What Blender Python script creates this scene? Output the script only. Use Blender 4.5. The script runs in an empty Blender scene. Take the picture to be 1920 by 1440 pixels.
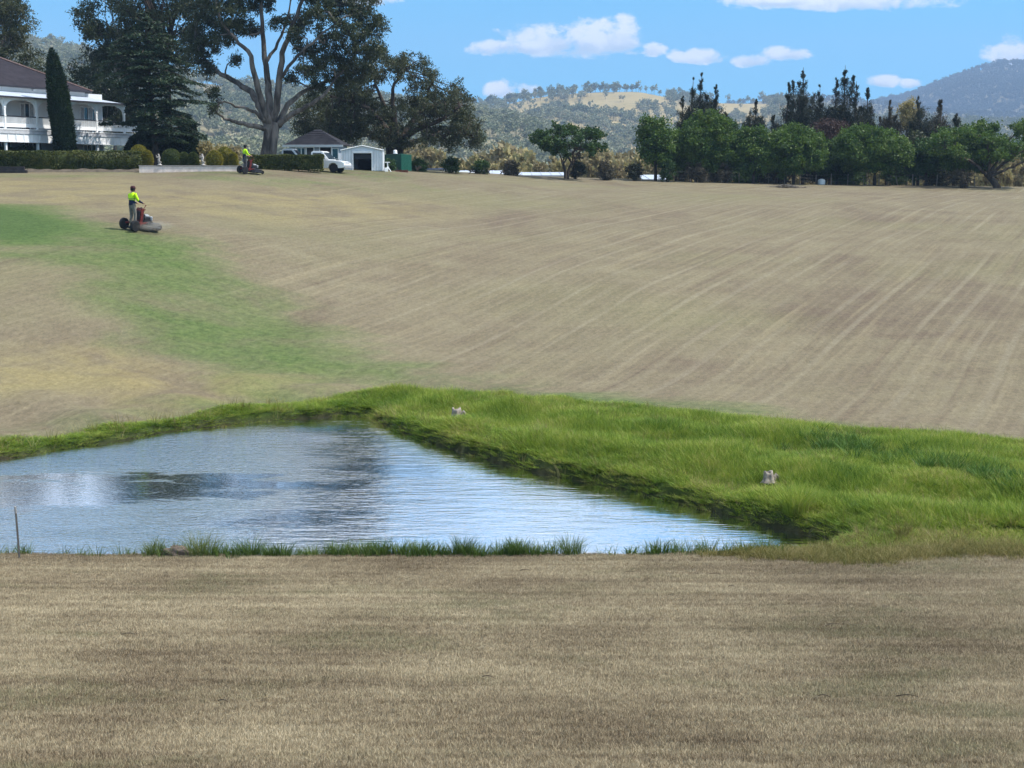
import bpy, bmesh, math, random
import numpy as np
from mathutils import Vector, Matrix, Euler, Quaternion

sc = bpy.context.scene
COL = sc.collection
R = math.radians
PI = math.pi

# ------------------------------------------------------------------ camera
F = 2836.0                 # focal length in pixels of the 1920 px wide picture
PITCH = math.atan(380 / F)
ZC = 7.2                   # eye height above the pond
cam_d = bpy.data.cameras.new('camera')
cam_d.sensor_width = 36.0
cam_d.lens = 36.0 * F / 1920.0
cam_d.clip_start = 0.3
cam_d.clip_end = 40000
cam = bpy.data.objects.new('camera', cam_d)
COL.objects.link(cam)
cam.location = (0, 0, ZC)
cam.rotation_euler = (PI / 2 - PITCH, 0, 0)
sc.camera = cam

# ------------------------------------------------------------------ light
SUN_EL, SUN_AZ = R(56), R(93)          # azimuth clockwise from the view direction
SUN = Vector((math.sin(SUN_AZ) * math.cos(SUN_EL), math.cos(SUN_AZ) * math.cos(SUN_EL), math.sin(SUN_EL)))
sun_d = bpy.data.lights.new('sun', 'SUN')
sun_d.energy = 4.2
sun_d.angle = R(0.55)
sun_d.color = (1.0, 0.95, 0.87)
sun = bpy.data.objects.new('sun', sun_d)
COL.objects.link(sun)
sun.rotation_euler = SUN.to_track_quat('Z', 'Y').to_euler()
sun.location = (60, 0, 80)

sc.view_settings.view_transform = 'Standard'
sc.view_settings.look = 'None'
sc.view_settings.exposure = 0.6
sc.view_settings.gamma = 1.0
sc.view_settings.use_curve_mapping = False
sc.cycles.use_denoising = True
sc.cycles.max_bounces = 5
sc.cycles.use_adaptive_sampling = True
sc.cycles.adaptive_threshold = 0.02
sc.cycles.diffuse_bounces = 2
sc.cycles.glossy_bounces = 2
sc.cycles.transmission_bounces = 3
sc.cycles.transparent_max_bounces = 6
sc.cycles.volume_bounces = 0
sc.cycles.caustics_reflective = False
sc.cycles.caustics_refractive = False


# ------------------------------------------------------------------ node helper
class NT:
    def __init__(self, tree):
        self.t = tree
        self.n = tree.nodes
        self.l = tree.links

    def node(self, typ, **kw):
        nd = self.n.new(typ)
        for k, v in kw.items():
            setattr(nd, k, v)
        return nd

    def put(self, sock, v):
        if v is None:
            return
        if isinstance(v, bpy.types.NodeSocket):
            self.l.new(v, sock)
        else:
            if isinstance(v, (tuple, list)) and len(v) == 3 and sock.type == 'RGBA':
                v = (*v, 1)
            elif isinstance(v, (int, float)) and sock.type == 'RGBA':
                v = (v, v, v, 1)
            sock.default_value = v

    def m(self, op, a, b=None, c=None, clamp=False):
        nd = self.node('ShaderNodeMath', operation=op, use_clamp=clamp)
        for i, v in enumerate((a, b, c)):
            self.put(nd.inputs[i], v)
        return nd.outputs[0]

    def vm(self, op, a, b=None):
        nd = self.node('ShaderNodeVectorMath', operation=op)
        self.put(nd.inputs[0], a)
        if b is not None:
            if op == 'SCALE':
                self.put(nd.inputs['Scale'], b)
            else:
                self.put(nd.inputs[1], b)
        return nd.outputs['Value'] if op in ('DOT_PRODUCT', 'LENGTH') else nd.outputs[0]

    def mix(self, fac, a, b, mode='MIX'):
        nd = self.node('ShaderNodeMix', data_type='RGBA', blend_type=mode)
        self.put(nd.inputs[0], fac)
        self.put(nd.inputs[6], a)
        self.put(nd.inputs[7], b)
        return nd.outputs[2]

    def noise(self, vec, scale, detail=3, rough=0.55, dist=0.0):
        nd = self.node('ShaderNodeTexNoise')
        self.put(nd.inputs['Vector'], vec)
        nd.inputs['Scale'].default_value = scale
        nd.inputs['Detail'].default_value = detail
        nd.inputs['Roughness'].default_value = rough
        nd.inputs['Distortion'].default_value = dist
        return nd.outputs[0]

    def ss(self, v, a, b, lo=0.0, hi=1.0):
        nd = self.node('ShaderNodeMapRange', interpolation_type='SMOOTHSTEP')
        for i, x in enumerate((v, a, b, lo, hi)):
            self.put(nd.inputs[i], x)
        return nd.outputs[0]

    def lin(self, v, a, b, lo=0.0, hi=1.0):
        nd = self.node('ShaderNodeMapRange')
        for i, x in enumerate((v, a, b, lo, hi)):
            self.put(nd.inputs[i], x)
        return nd.outputs[0]

    def sep(self, v):
        nd = self.node('ShaderNodeSeparateXYZ')
        self.put(nd.inputs[0], v)
        return nd.outputs

    def comb(self, x, y, z):
        nd = self.node('ShaderNodeCombineXYZ')
        for i, v in enumerate((x, y, z)):
            self.put(nd.inputs[i], v)
        return nd.outputs[0]

    def attr(self, name):
        nd = self.node('ShaderNodeAttribute', attribute_name=name)
        return nd.outputs['Fac']

    def bump(self, h, strength=0.3, dist=0.05, normal=None):
        nd = self.node('ShaderNodeBump')
        nd.inputs['Strength'].default_value = strength
        nd.inputs['Distance'].default_value = dist
        self.put(nd.inputs['Height'], h)
        if normal is not None:
            self.put(nd.inputs['Normal'], normal)
        return nd.outputs[0]


# ------------------------------------------------------------------ sky
world = bpy.data.worlds.new('World')
sc.world = world
world.use_nodes = True
W = NT(world.node_tree)
W.n.clear()
dirv = W.node('ShaderNodeTexCoord').outputs['Generated']
dx, dy, dz = W.sep(dirv)
# a clear dry sky: blue down to a pale horizon
dz2 = W.m('ADD', W.m('MULTIPLY', W.m('MAXIMUM', dz, 0.0), 0.8), 0.13)
sky = W.node('ShaderNodeTexSky', sky_type='NISHITA')
sky.sun_disc = False
sky.sun_elevation = SUN_EL
sky.sun_rotation = SUN_AZ
sky.air_density = 1.0
sky.dust_density = 0.15
sky.ozone_density = 2.4
sky.altitude = 200
W.put(sky.inputs['Vector'], W.vm('NORMALIZE', W.comb(dx, dy, dz2)))
hsv = W.node('ShaderNodeHueSaturation')
hsv.inputs['Hue'].default_value = 0.485
hsv.inputs['Saturation'].default_value = 1.25
hsv.inputs['Value'].default_value = 1.0
W.put(hsv.inputs['Color'], sky.outputs[0])
skycol = W.mix(1.0, hsv.outputs[0], (0.50, 1.31, 1.42), 'MULTIPLY')
# cumulus clouds: (azimuth px, y px, half width, height above, height below), a step of the same field all round
yy = W.m('MAXIMUM', dy, 0.02)
ax = W.m('DIVIDE', dx, yy)
el = W.m('DIVIDE', dz, yy)
cn = W.noise(W.comb(ax, W.m('MULTIPLY', el, 1.5), 0.0), 46.0, 6, 0.62, 0.4)
cn2 = W.noise(W.comb(ax, W.m('MULTIPLY', el, 1.5), 3.0), 120.0, 5, 0.65)
edge = W.m('ADD', W.m('MULTIPLY', W.m('SUBTRACT', cn, 0.5), 3.6), W.m('MULTIPLY', W.m('SUBTRACT', cn2, 0.5), 1.8))


def px_el(y):
    return math.tan(math.atan((720 - y) / F) - PITCH)


def px_az(x, y):
    return (x - 960) / F / math.cos(PITCH)


clouds = [(950, 90, 75, 16, 15), (1030, 82, 95, 36, 24), (1110, 76, 90, 40, 32), (1162, 68, 30, 40, 36), (1218, 92, 24, 16, 13),
          (1300, 108, 58, 17, 12), (1395, 114, 40, 14, 12), (1455, 101, 52, 14, 12),
          (938, 168, 32, 20, 16), (990, 168, 22, 12, 10), (1560, 4, 210, 40, 16), (1420, 0, 90, 30, 12),
          (1880, 106, 60, 42, 30), (1960, 86, 70, 56, 40), (1640, 152, 32, 13, 12), (1690, 156, 24, 9, 9),
          (700, 0, 60, 30, 12)]
dens = None
lift = None
for (x, y, w_, up, dn) in clouds:
    u = W.m('DIVIDE', W.m('SUBTRACT', ax, px_az(x, y)), w_ / F)
    v = W.m('SUBTRACT', el, px_el(y))
    vs = W.m('ADD', W.m('MULTIPLY', W.m('MAXIMUM', v, 0.0), F / up), W.m('MULTIPLY', W.m('MINIMUM', v, 0.0), F / dn))
    c = W.m('SUBTRACT', 1.0, W.m('ADD', W.m('MULTIPLY', u, u), W.m('MULTIPLY', vs, vs)))
    if dens is None:
        dens, lift = c, W.m('MULTIPLY', W.ss(c, -0.2, 0.5), vs)
    else:
        dens = W.m('MAXIMUM', dens, c)
        lift = W.m('ADD', lift, W.m('MULTIPLY', W.ss(c, -0.2, 0.5), vs))
dens = W.m('ADD', dens, W.m('ADD', edge, 0.02))
front = W.ss(dy, 0.05, 0.2)
d1 = W.m('MULTIPLY', W.ss(dens, -0.2, 0.8), front)
hz = W.m('ADD', W.m('MAXIMUM', dz, 0.0), 0.12)
cp = W.comb(W.m('DIVIDE', dx, hz), W.m('DIVIDE', dy, hz), 0.0)
cw = W.noise(cp, 0.9, 6, 0.55, 0.2)
highsky = W.ss(dz, 0.125, 0.19)
d2 = W.m('MULTIPLY', W.ss(cw, 0.42, 0.56), highsky)
lowband = W.m('MULTIPLY', W.ss(cw, 0.55, 0.66), W.m('MULTIPLY', W.ss(dy, 0.6, 0.3), W.ss(dz, 0.0, 0.05)))
dd = W.m('MAXIMUM', W.m('MAXIMUM', d1, d2), W.m('MULTIPLY', lowband, 0.8))
shade = W.ss(W.m('ADD', lift, W.m('MULTIPLY', W.m('SUBTRACT', cn, 0.5), 3.6)), -0.9, 0.5)
shade = W.mix(d1, 0.8, shade)
cloudcol = W.mix(shade, (5.2, 6.0, 7.0), (9.6, 9.5, 9.5))
final = W.mix(W.m('MULTIPLY', dd, 0.97), skycol, cloudcol)
bg = W.node('ShaderNodeBackground')
SKY_STRENGTH = 0.1
bg.inputs['Strength'].default_value = SKY_STRENGTH
W.put(bg.inputs['Color'], final)
out = W.node('ShaderNodeOutputWorld')
W.l.new(bg.outputs[0], out.inputs['Surface'])


# ------------------------------------------------------------------ picture to place
def ray(px, py):
    c = (px - 960) / F
    v = (720 - py) / F
    cy, sy = math.cos(PITCH), math.sin(PITCH)
    return Vector((c, cy + v * sy, -sy + v * cy))


def at(px, py, Y):
    d = ray(px, py)
    k = Y / d.y
    return Vector((d.x * k, Y, ZC + d.z * k))


def on_water(px, py):
    d = ray(px, py)
    k = -ZC / d.z
    return (d.x * k, d.y * k)


# ------------------------------------------------------------------ terrain
ctrl = []
for px, rows in {
    -700: [(835, 38), (700, 46), (560, 55), (430, 70), (365, 88), (326, 106), (314, 113)],
    0: [(832, 39.9), (700, 48), (560, 57), (430, 71), (365, 90), (333, 106), (324, 111.0)],
    300: [(788, 43.6), (700, 50.5), (560, 60), (432, 72.5), (365, 92), (332, 107), (326, 111.0)],
    470: [(765, 46), (600, 60), (430, 78), (365, 98), (329, 110), (317, 117)],
    600: [(742, 48.5), (650, 56), (540, 67), (430, 83), (365, 104), (330, 116), (319, 123)],
    760: [(732, 49.5), (640, 58), (520, 71), (430, 86), (365, 108), (332, 123), (321, 131)],
    960: [(735, 49.5), (650, 58), (540, 70), (430, 91), (370, 114), (339, 138), (329, 147)],
    1180: [(762, 45.5), (650, 56.5), (540, 69), (430, 91), (370, 118), (343, 148), (335, 154)],
    1400: [(790, 43), (690, 53), (560, 68), (440, 90), (375, 118), (349, 148), (343, 156)],
    1660: [(812, 41), (710, 50), (580, 63.5), (455, 85), (385, 112), (352, 150), (347, 158)],
    1920: [(830, 39.5), (720, 48), (600, 59), (480, 78), (400, 105), (358, 150), (350, 160)],
    2600: [(840, 39), (720, 48), (600, 59), (480, 78), (400, 105), (360, 150), (352, 160)],
}.items():
    for py, Y in rows:
        p = at(px, py, Y)
        ctrl.append((p.x, p.y, p.z))
for px in (-500, 300, 960, 1600, 2400):          # the near slope under the camera
    for py, Y in ((1440, 12), (1250, 16.5), (1122, 22), (1060, 26.6)):
        p = at(px, py, Y)
        ctrl.append((p.x, p.y, p.z))
for x in (-12, 0, 12):
    ctrl.append((x, 5, ZC - 3.9))
for x, y, z in ((-20, 32, 0.35), (-26, 36, 0.45), (9, 31, 0.42), (14, 34, 0.42), (9, 36, 0.45), (4, 38, 0.45), (0, 44, 0.42), (-14, 29, 0.28), (0, 29, 0.2)):
    ctrl.append((x, y, z))
PL = ZC + 1.12                                    # house terrace
for x, y in ((-45, 118), (-34, 118), (-27, 118), (-22, 124), (-45, 135), (-30, 138), (-14, 140), (-60, 118), (-45, 165), (-15, 165)):
    ctrl.append((x, y, PL))
for x, z in ((-2, ZC - 0.4), (8, ZC - 1.4), (30, ZC - 1.2), (60, ZC - 1.2), (80, ZC - 1.2)):
    ctrl.append((x, 172, z))
ctrl = np.array(ctrl)


def tps_fit(P, z, lam):
    n = len(P)
    d = np.linalg.norm(P[:, None] - P[None], axis=2)
    K = np.where(d > 0, d * d * np.log(d + 1e-12), 0) + lam * np.eye(n)
    Q = np.c_[np.ones(n), P]
    A = np.zeros((n + 3, n + 3))
    A[:n, :n] = K
    A[:n, n:] = Q
    A[n:, :n] = Q.T
    return np.linalg.solve(A, np.r_[z, 0, 0, 0])


TP = ctrl[:, :2] / 20.0
TW = tps_fit(TP, ctrl[:, 2], 0.004)


def sstep(v, a, b):
    t = np.clip((v - a) / (b - a), 0, 1)
    return t * t * (3 - 2 * t)


def base_z(x, y):
    x = np.atleast_1d(np.asarray(x, float))
    y = np.atleast_1d(np.asarray(y, float))
    q = np.c_[np.clip(x, -62, 78), np.clip(y, 5, 172)] / 20.0
    z = np.empty(len(x))
    for s in range(0, len(x), 20000):
        d = np.linalg.norm(q[s:s + 20000, None] - TP[None], axis=2)
        K = d * d * np.log(d + 1e-12)
        z[s:s + 20000] = K @ TW[:-3] + TW[-3] + q[s:s + 20000] @ TW[-2:]
    far = np.maximum(sstep(y, 172, 330), sstep(np.abs(x), 120, 420))
    return z * (1 - far) + (ZC - 16.0) * far


def poly_sd(x, y, poly):
    """signed distance to a closed polygon, positive outside"""
    poly = np.asarray(poly, float)
    best = np.full(len(x), 1e9)
    inside = np.zeros(len(x), bool)
    n = len(poly)
    for i in range(n):
        a, b = poly[i], poly[(i + 1) % n]
        ab = b - a
        t = np.clip(((x - a[0]) * ab[0] + (y - a[1]) * ab[1]) / (ab @ ab + 1e-12), 0, 1)
        best = np.minimum(best, np.hypot(x - a[0] - t * ab[0], y - a[1] - t * ab[1]))
        c = (a[1] > y) != (b[1] > y)
        xi = a[0] + (y - a[1]) / (b[1] - a[1] + 1e-12) * ab[0]
        inside ^= c & (x < xi)
    return np.where(inside, -best, best)


def line_d(x, y, line):
    line = np.asarray(line, float)
    best = np.full(len(x), 1e9)
    for a, b in zip(line[:-1], line[1:]):
        ab = b - a
        t = np.clip(((x - a[0]) * ab[0] + (y - a[1]) * ab[1]) / (ab @ ab + 1e-12), 0, 1)
        best = np.minimum(best, np.hypot(x - a[0] - t * ab[0], y - a[1] - t * ab[1]))
    return best


pond_px = [(0, 863), (80, 851), (160, 839), (250, 823), (330, 811), (420, 799), (500, 791), (580, 784), (640, 780), (690, 784),
           (722, 803), (790, 826), (860, 846), (930, 866), (1010, 886), (1080, 903), (1160, 919), (1235, 936), (1320, 956), (1400, 976), (1475, 994), (1535, 1008), (1590, 1021)]
pond = [(-26.0, 33.5)] + [(-20.0, 36.6)] + [on_water(*p) for p in pond_px]
tipx, tipy = pond[-1]
pond += [(tipx - 0.5, tipy - 0.8), (5.2, 28.3), (2.2, 28.0), (0, 28.05), (-3, 28.0), (-6, 28.1), (-10, 28.0), (-14, 28.1), (-19, 28.6), (-25, 30)]
pond = np.array(pond)
rng0 = np.random.default_rng(5)


def wob(x, y):
    return 0.16 * np.sin(x * 1.9 + 0.7 * y) + 0.11 * np.sin(y * 3.1 - x * 1.3 + 1.0) + 0.06 * np.sin(5.3 * x + 4.1 * y)


def ground_z(x, y):
    x = np.atleast_1d(np.asarray(x, float))
    y = np.atleast_1d(np.asarray(y, float))
    z = base_z(x, y)
    near = (y > 22) & (y < 60) & (np.abs(x) < 40)
    if near.any():
        xs, ys = x[near], y[near]
        sd = poly_sd(xs, ys, pond) + 0.55 * wob(xs, ys)
        zb = np.maximum(z[near], 0.16)
        zb = zb + (0.10 * np.sin(xs * 0.9 + ys * 1.3 + 0.8 * np.sin(xs * 0.5)) + 0.06 * np.sin(xs * 2.1 - ys * 1.1)) * sstep(sd, 0.3, 1.2) * sstep(sd, 9, 5) * (ys > 29)
        up = sstep(sd, -0.12, 0.34)
        zz = np.where(sd > -0.12, -0.14 + (zb + 0.14) * up, -0.14 - 0.5 * sstep(-sd, 0.12, 2.5))
        z[near] = zz
    return z


def gz(x, y):
    return float(ground_z([x], [y])[0])


def hit(px, py, y0=9.0, y1=175.0):
    """where a sight line meets the ground"""
    d = ray(px, py)
    Y = np.arange(y0, y1, 0.25)
    k = Y / d.y
    zr = ZC + d.z * k
    zg = base_z(d.x * k, Y)
    i = np.argmax(zr <= zg)
    return (d.x * k[i], Y[i])


back_px = [(-60, 842), (0, 832), (150, 810), (300, 788), (450, 769), (560, 755), (650, 744), (720, 738), (830, 736), (950, 742), (1100, 757), (1250, 773), (1400, 786), (1600, 808), (1760, 820), (1920, 832), (2100, 842), (2450, 856)]
back = [hit(*p) for p in back_px]
front_r = [(21, 29), (20, 27.6), (16, 27.6), (12, 27.6), (9, 27.7), (8.0, 27.7), (6.6, 27.8), (6.3, 28.2)]
lush_poly = np.array([(-24, 38)] + back + front_r + [tuple(p) for p in pond[2:2 + len(pond_px)][::-1]] + [(-24, 36.5)])
drain_px = [(-80, 400), (0, 420), (100, 440), (200, 470), (300, 520), (380, 580), (470, 640), (560, 680), (640, 715), (690, 735)]
drain = [hit(*p) for p in drain_px]
yel = [hit(*p) for p in [(-100, 720), (60, 700), (160, 690), (330, 740), (480, 725)]]
yel2 = [hit(*p) for p in [(60, 345), (200, 372), (420, 385), (620, 380)]]


# ------------------------------------------------------------------ object helpers
def link(o, parent=None):
    COL.objects.link(o)
    if parent is not None:
        o.parent = parent
    return o


def tag(o, label=None, cat=None, group=None, kind=None):
    if label:
        o['label'] = label
    if cat:
        o['category'] = cat
    if group:
        o['group'] = group
    if kind:
        o['kind'] = kind
    return o


def empty(name, loc, rz=0.0, label=None, cat=None, group=None):
    o = bpy.data.objects.new(name, None)
    o.empty_display_size = 0.3
    link(o)
    o.location = loc
    o.rotation_euler = (0, 0, rz)
    return tag(o, label, cat, group)


def np_mesh(name, V, faces_list, smooth=False, tint=None):
    """faces_list: arrays of shape (n,3) or (n,4)"""
    me = bpy.data.meshes.new(name)
    V = np.asarray(V, np.float32)
    me.vertices.add(len(V))
    me.vertices.foreach_set('co', V.ravel())
    loops = np.concatenate([f.ravel() for f in faces_list]).astype(np.int32)
    tot = np.concatenate([np.full(len(f), f.shape[1], np.int32) for f in faces_list])
    start = np.concatenate([[0], np.cumsum(tot)[:-1]]).astype(np.int32)
    me.loops.add(len(loops))
    me.loops.foreach_set('vertex_index', loops)
    me.polygons.add(len(tot))
    me.polygons.foreach_set('loop_start', start)
    me.polygons.foreach_set('loop_total', tot)
    if smooth:
        me.polygons.foreach_set('use_smooth', np.ones(len(tot), bool))
    if tint is not None:
        a = me.attributes.new('tint', 'FLOAT', 'POINT')
        a.data.foreach_set('value', np.asarray(tint, np.float32))
    me.update(calc_edges=True)
    me.validate()
    return me


class MB:
    """collects simple solids into one mesh"""

    def __init__(self):
        self.v = []
        self.f = []

    def add(self, vs, fs):
        o = len(self.v)
        self.v += [tuple(v) for v in vs]
        self.f += [tuple(i + o for i in f) for f in fs]
        return self

    def box(self, c, s, rot=None):
        hx, hy, hz = s[0] / 2, s[1] / 2, s[2] / 2
        vs = [Vector((a * hx, b * hy, d * hz)) for a in (-1, 1) for b in (-1, 1) for d in (-1, 1)]
        if rot is not None:
            m = Euler(rot).to_matrix()
            vs = [m @ v for v in vs]
        vs = [v + Vector(c) for v in vs]
        return self.add(vs, [(0, 1, 3, 2), (4, 6, 7, 5), (0, 4, 5, 1), (2, 3, 7, 6), (0, 2, 6, 4), (1, 5, 7, 3)])

    def prism(self, prof, axis, a, b):
        """extrude a 2D outline along an axis ('x','y','z') from a to b"""
        n = len(prof)

        def mk(p, t):
            return {'x': (t, p[0], p[1]), 'y': (p[0], t, p[1]), 'z': (p[0], p[1], t)}[axis]
        vs = [mk(p, a) for p in prof] + [mk(p, b) for p in prof]
        fs = [tuple(range(n))[::-1], tuple(range(n, 2 * n))] + [(i, (i + 1) % n, n + (i + 1) % n, n + i) for i in range(n)]
        return self.add(vs, fs)

    def tube(self, pts, rad, n=8, cap=True):
        pts = [Vector(p) for p in pts]
        if not isinstance(rad, (list, tuple)):
            rad = [rad] * len(pts)
        vs = []
        ref = Vector((0, 0, 1))
        for i, p in enumerate(pts):
            t = (pts[min(i + 1, len(pts) - 1)] - pts[max(i - 1, 0)]).normalized()
            if abs(t.dot(ref)) > 0.95:
                ref = Vector((1, 0, 0))
            u = t.cross(ref).normalized()
            w = t.cross(u)
            for k in range(n):
                a = 2 * PI * k / n
                vs.append(p + (u * math.cos(a) + w * math.sin(a)) * rad[i])
        fs = []
        for i in range(len(pts) - 1):
            for k in range(n):
                fs.append((i * n + k, i * n + (k + 1) % n, (i + 1) * n + (k + 1) % n, (i + 1) * n + k))
        if cap:
            fs.append(tuple(range(n))[::-1])
            fs.append(tuple(range((len(pts) - 1) * n, len(pts) * n)))
        return self.add(vs, fs)

    def lathe(self, prof, c=(0, 0, 0), n=16, axis='z', closed=True):
        vs = []
        for r, h in prof:
            for k in range(n):
                a = 2 * PI * k / n
                x, y = r * math.cos(a), r * math.sin(a)
                p = {'z': (x, y, h), 'y': (x, h, y), 'x': (h, x, y)}[axis]
                vs.append((p[0] + c[0], p[1] + c[1], p[2] + c[2]))
        fs = []
        for i in range(len(prof) - 1):
            for k in range(n):
                fs.append((i * n + k, i * n + (k + 1) % n, (i + 1) * n + (k + 1) % n, (i + 1) * n + k))
        if closed:
            fs.append(tuple(range(n))[::-1])
            fs.append(tuple(range((len(prof) - 1) * n, len(prof) * n)))
        return self.add(vs, fs)

    def build(self, name, mat, parent=None, smooth=False, bevel=0.0):
        me = bpy.data.meshes.new(name)
        me.from_pydata(self.v, [], self.f)
        bm = bmesh.new()
        bm.from_mesh(me)
        bmesh.ops.recalc_face_normals(bm, faces=bm.faces)
        if bevel > 0:
            bmesh.ops.bevel(bm, geom=[e for e in bm.edges if e.calc_face_angle(0) > 0.5], offset=bevel, segments=2, affect='EDGES', profile=0.6)
        bm.to_mesh(me)
        bm.free()
        if smooth:
            for p in me.polygons:
                p.use_smooth = True
        me.materials.append(mat)
        o = bpy.data.objects.new(name, me)
        return link(o, parent)


# ------------------------------------------------------------------ materials
def new_mat(name):
    m = bpy.data.materials.new(name)
    m.use_nodes = True
    m.node_tree.nodes.clear()
    return m, NT(m.node_tree)


def finish(T, shader):
    o = T.node('ShaderNodeOutputMaterial')
    T.l.new(shader, o.inputs['Surface'])


def principled(T, col, rough=0.7, metal=0.0, normal=None, spec=0.3):
    b = T.node('ShaderNodeBsdfPrincipled')
    T.put(b.inputs['Base Color'], col)
    T.put(b.inputs['Roughness'], rough)
    b.inputs['Metallic'].default_value = metal
    b.inputs['Specular IOR Level'].default_value = spec
    if normal is not None:
        T.put(b.inputs['Normal'], normal)
    return b.outputs[0]


def solid(name, col, rough=0.7, metal=0.0, var=0.12, scale=3.0, bump=0.0, spec=0.3, stain=None):
    m, T = new_mat(name)
    p = T.node('ShaderNodeTexCoord').outputs['Object']
    n = T.noise(p, scale, 5, 0.6)
    lo = tuple(c * (1 - var) for c in col)
    hi = tuple(min(1, c * (1 + var)) for c in col)
    c = T.mix(T.ss(n, 0.3, 0.7), lo, hi)
    if stain:
        s = T.noise(T.vm('MULTIPLY', p, (1, 1, 0.25)), scale * 2.3, 4, 0.6)
        c = T.mix(T.ss(s, 0.55, 0.75, 0, 0.5), c, stain)
    nrm = T.bump(T.noise(p, scale * 12, 3), bump, 0.02) if bump else None
    finish(T, principled(T, c, rough, metal, nrm, spec))
    return m


def leaf_mat(name, c0, c1, trans=0.3, c2=None, rough=0.6, nscale=0.6):
    """c0..c1 by the tint of each leaf; c2 an odd leaf colour (dry or new leaves)"""
    m, T = new_mat(name)
    t = T.attr('tint')
    col = T.mix(t, c0, c1)
    g = T.node('ShaderNodeNewGeometry').outputs['Position']
    if c2:
        col = T.mix(T.ss(T.noise(g, nscale, 3), 0.55, 0.75, 0, 0.75), col, c2)
    d = T.node('ShaderNodeBsdfPrincipled')
    T.put(d.inputs['Base Color'], col)
    d.inputs['Roughness'].default_value = rough
    d.inputs['Specular IOR Level'].default_value = 0.25
    tr = T.node('ShaderNodeBsdfTranslucent')
    T.put(tr.inputs['Color'], T.mix(1.0, col, (1.15, 1.15, 0.7), 'MULTIPLY'))
    mx = T.node('ShaderNodeMixShader')
    mx.inputs[0].default_value = trans
    T.l.new(d.outputs[0], mx.inputs[1])
    T.l.new(tr.outputs[0], mx.inputs[2])
    finish(T, mx.outputs[0])
    return m


def bark_mat(name, c0, c1, scale=2.0):
    m, T = new_mat(name)
    p = T.node('ShaderNodeNewGeometry').outputs['Position']
    st = T.vm('MULTIPLY', p, (1, 1, 0.22))
    n = T.noise(st, scale, 6, 0.65, 0.4)
    col = T.mix(T.ss(n, 0.36, 0.64), c0, c1)
    nb = T.noise(st, scale * 5, 4)
    finish(T, principled(T, col, 0.85, 0, T.bump(nb, 0.6, 0.08), 0.15))
    return m


# lawn and bank: one ground sheet
m_ground, T = new_mat('mown_grass_ground')
g = T.node('ShaderNodeNewGeometry')
P = g.outputs['Position']
X, Y_, Z_ = T.sep(P)
near = T.attr('near')
n_big = T.noise(P, 0.045, 4, 0.6)
n_mid = T.noise(P, 0.33, 5, 0.6, 0.4)
n_small = T.noise(P, 3.2, 5, 0.7)
n_fine = T.noise(P, 19.0, 3, 0.75)
n_grain = T.noise(T.vm('MULTIPLY', P, (1, 0.35, 1)), 7.5, 4, 0.8)
# mowing lines run up the far slope to the right; across the near slope
sa = R(23.5)
su = T.m('SUBTRACT', T.m('MULTIPLY', X, math.cos(sa)), T.m('MULTIPLY', Y_, math.sin(sa)))
sv = T.m('ADD', T.m('MULTIPLY', X, math.sin(sa)), T.m('MULTIPLY', Y_, math.cos(sa)))
su = T.m('ADD', su, T.m('MULTIPLY', T.m('SUBTRACT', T.noise(P, 0.02, 2), 0.5), 3.0))
nb_ = R(2.5)
ru = T.m('ADD', T.m('MULTIPLY', X, math.sin(nb_)), T.m('MULTIPLY', Y_, math.cos(nb_)))
rv = X
ru = T.m('ADD', ru, T.m('MULTIPLY', T.m('SUBTRACT', T.noise(P, 0.09, 2), 0.5), 1.6))
u_ = T.mix(near, T.comb(su, sv, 0), T.comb(T.m('MULTIPLY', ru, 1.35), rv, 7.0))
uu, vv, _ = T.sep(u_)
streak = T.noise(T.comb(T.m('MULTIPLY', uu, 1.5), T.m('MULTIPLY', vv, 0.045), 0), 1.0, 4, 0.65)
streak2 = T.noise(T.comb(T.m('MULTIPLY', uu, 4.5), T.m('MULTIPLY', vv, 0.16), 5), 1.0, 3, 0.6)
wav = T.m('SINE', T.m('MULTIPLY', uu, 2 * PI / 1.3))
wav2 = T.m('SINE', T.m('MULTIPLY', uu, 2 * PI / 0.52))
line = T.m('MULTIPLY', T.ss(wav, 0.62, 0.98), T.ss(T.noise(T.comb(T.m('MULTIPLY', uu, 0.55), T.m('MULTIPLY', vv, 0.05), 9), 1.0, 3), 0.40, 0.60))
straw = T.mix(T.ss(n_mid, 0.3, 0.7), (0.162, 0.134, 0.090), (0.199, 0.172, 0.112))
n_patch = T.noise(T.vm('MULTIPLY', P, (1.0, 0.6, 1)), 0.085, 4, 0.65, 0.5)
straw = T.mix(T.ss(n_patch, 0.50, 0.72, 0, 0.65), straw, (0.118, 0.086, 0.066))
straw = T.mix(T.ss(n_big, 0.45, 0.68, 0, 0.55), straw, (0.165, 0.158, 0.082))
straw = T.mix(T.ss(streak, 0.52, 0.74, 0, 0.6), straw, (0.128, 0.096, 0.070))
straw = T.mix(T.ss(streak, 0.46, 0.30, 0, 0.45), straw, (0.255, 0.215, 0.135))
straw = T.mix(T.ss(streak2, 0.55, 0.75, 0, 0.35), straw, (0.27, 0.23, 0.14))
straw = T.mix(T.m('MULTIPLY', T.m('MULTIPLY', line, T.m('MAXIMUM', near, T.m('MULTIPLY', T.ss(T.m('ADD', X, T.m('MULTIPLY', Y_, 0.1)), -8.0, 6.0, 0.12, 1.0), T.m('SUBTRACT', 1.0, T.attr('green'), None, True)))), 0.30), straw, (0.29, 0.26, 0.185))
straw = T.mix(T.m('MULTIPLY', T.ss(wav2, 0.2, 0.9), 0.10), straw, (0.30, 0.26, 0.17))
yw = T.attr('yellow')
straw = T.mix(T.m('MULTIPLY', yw, T.ss(n_mid, 0.34, 0.62, 0.05, 0.55)), straw, (0.27, 0.225, 0.095))
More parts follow.
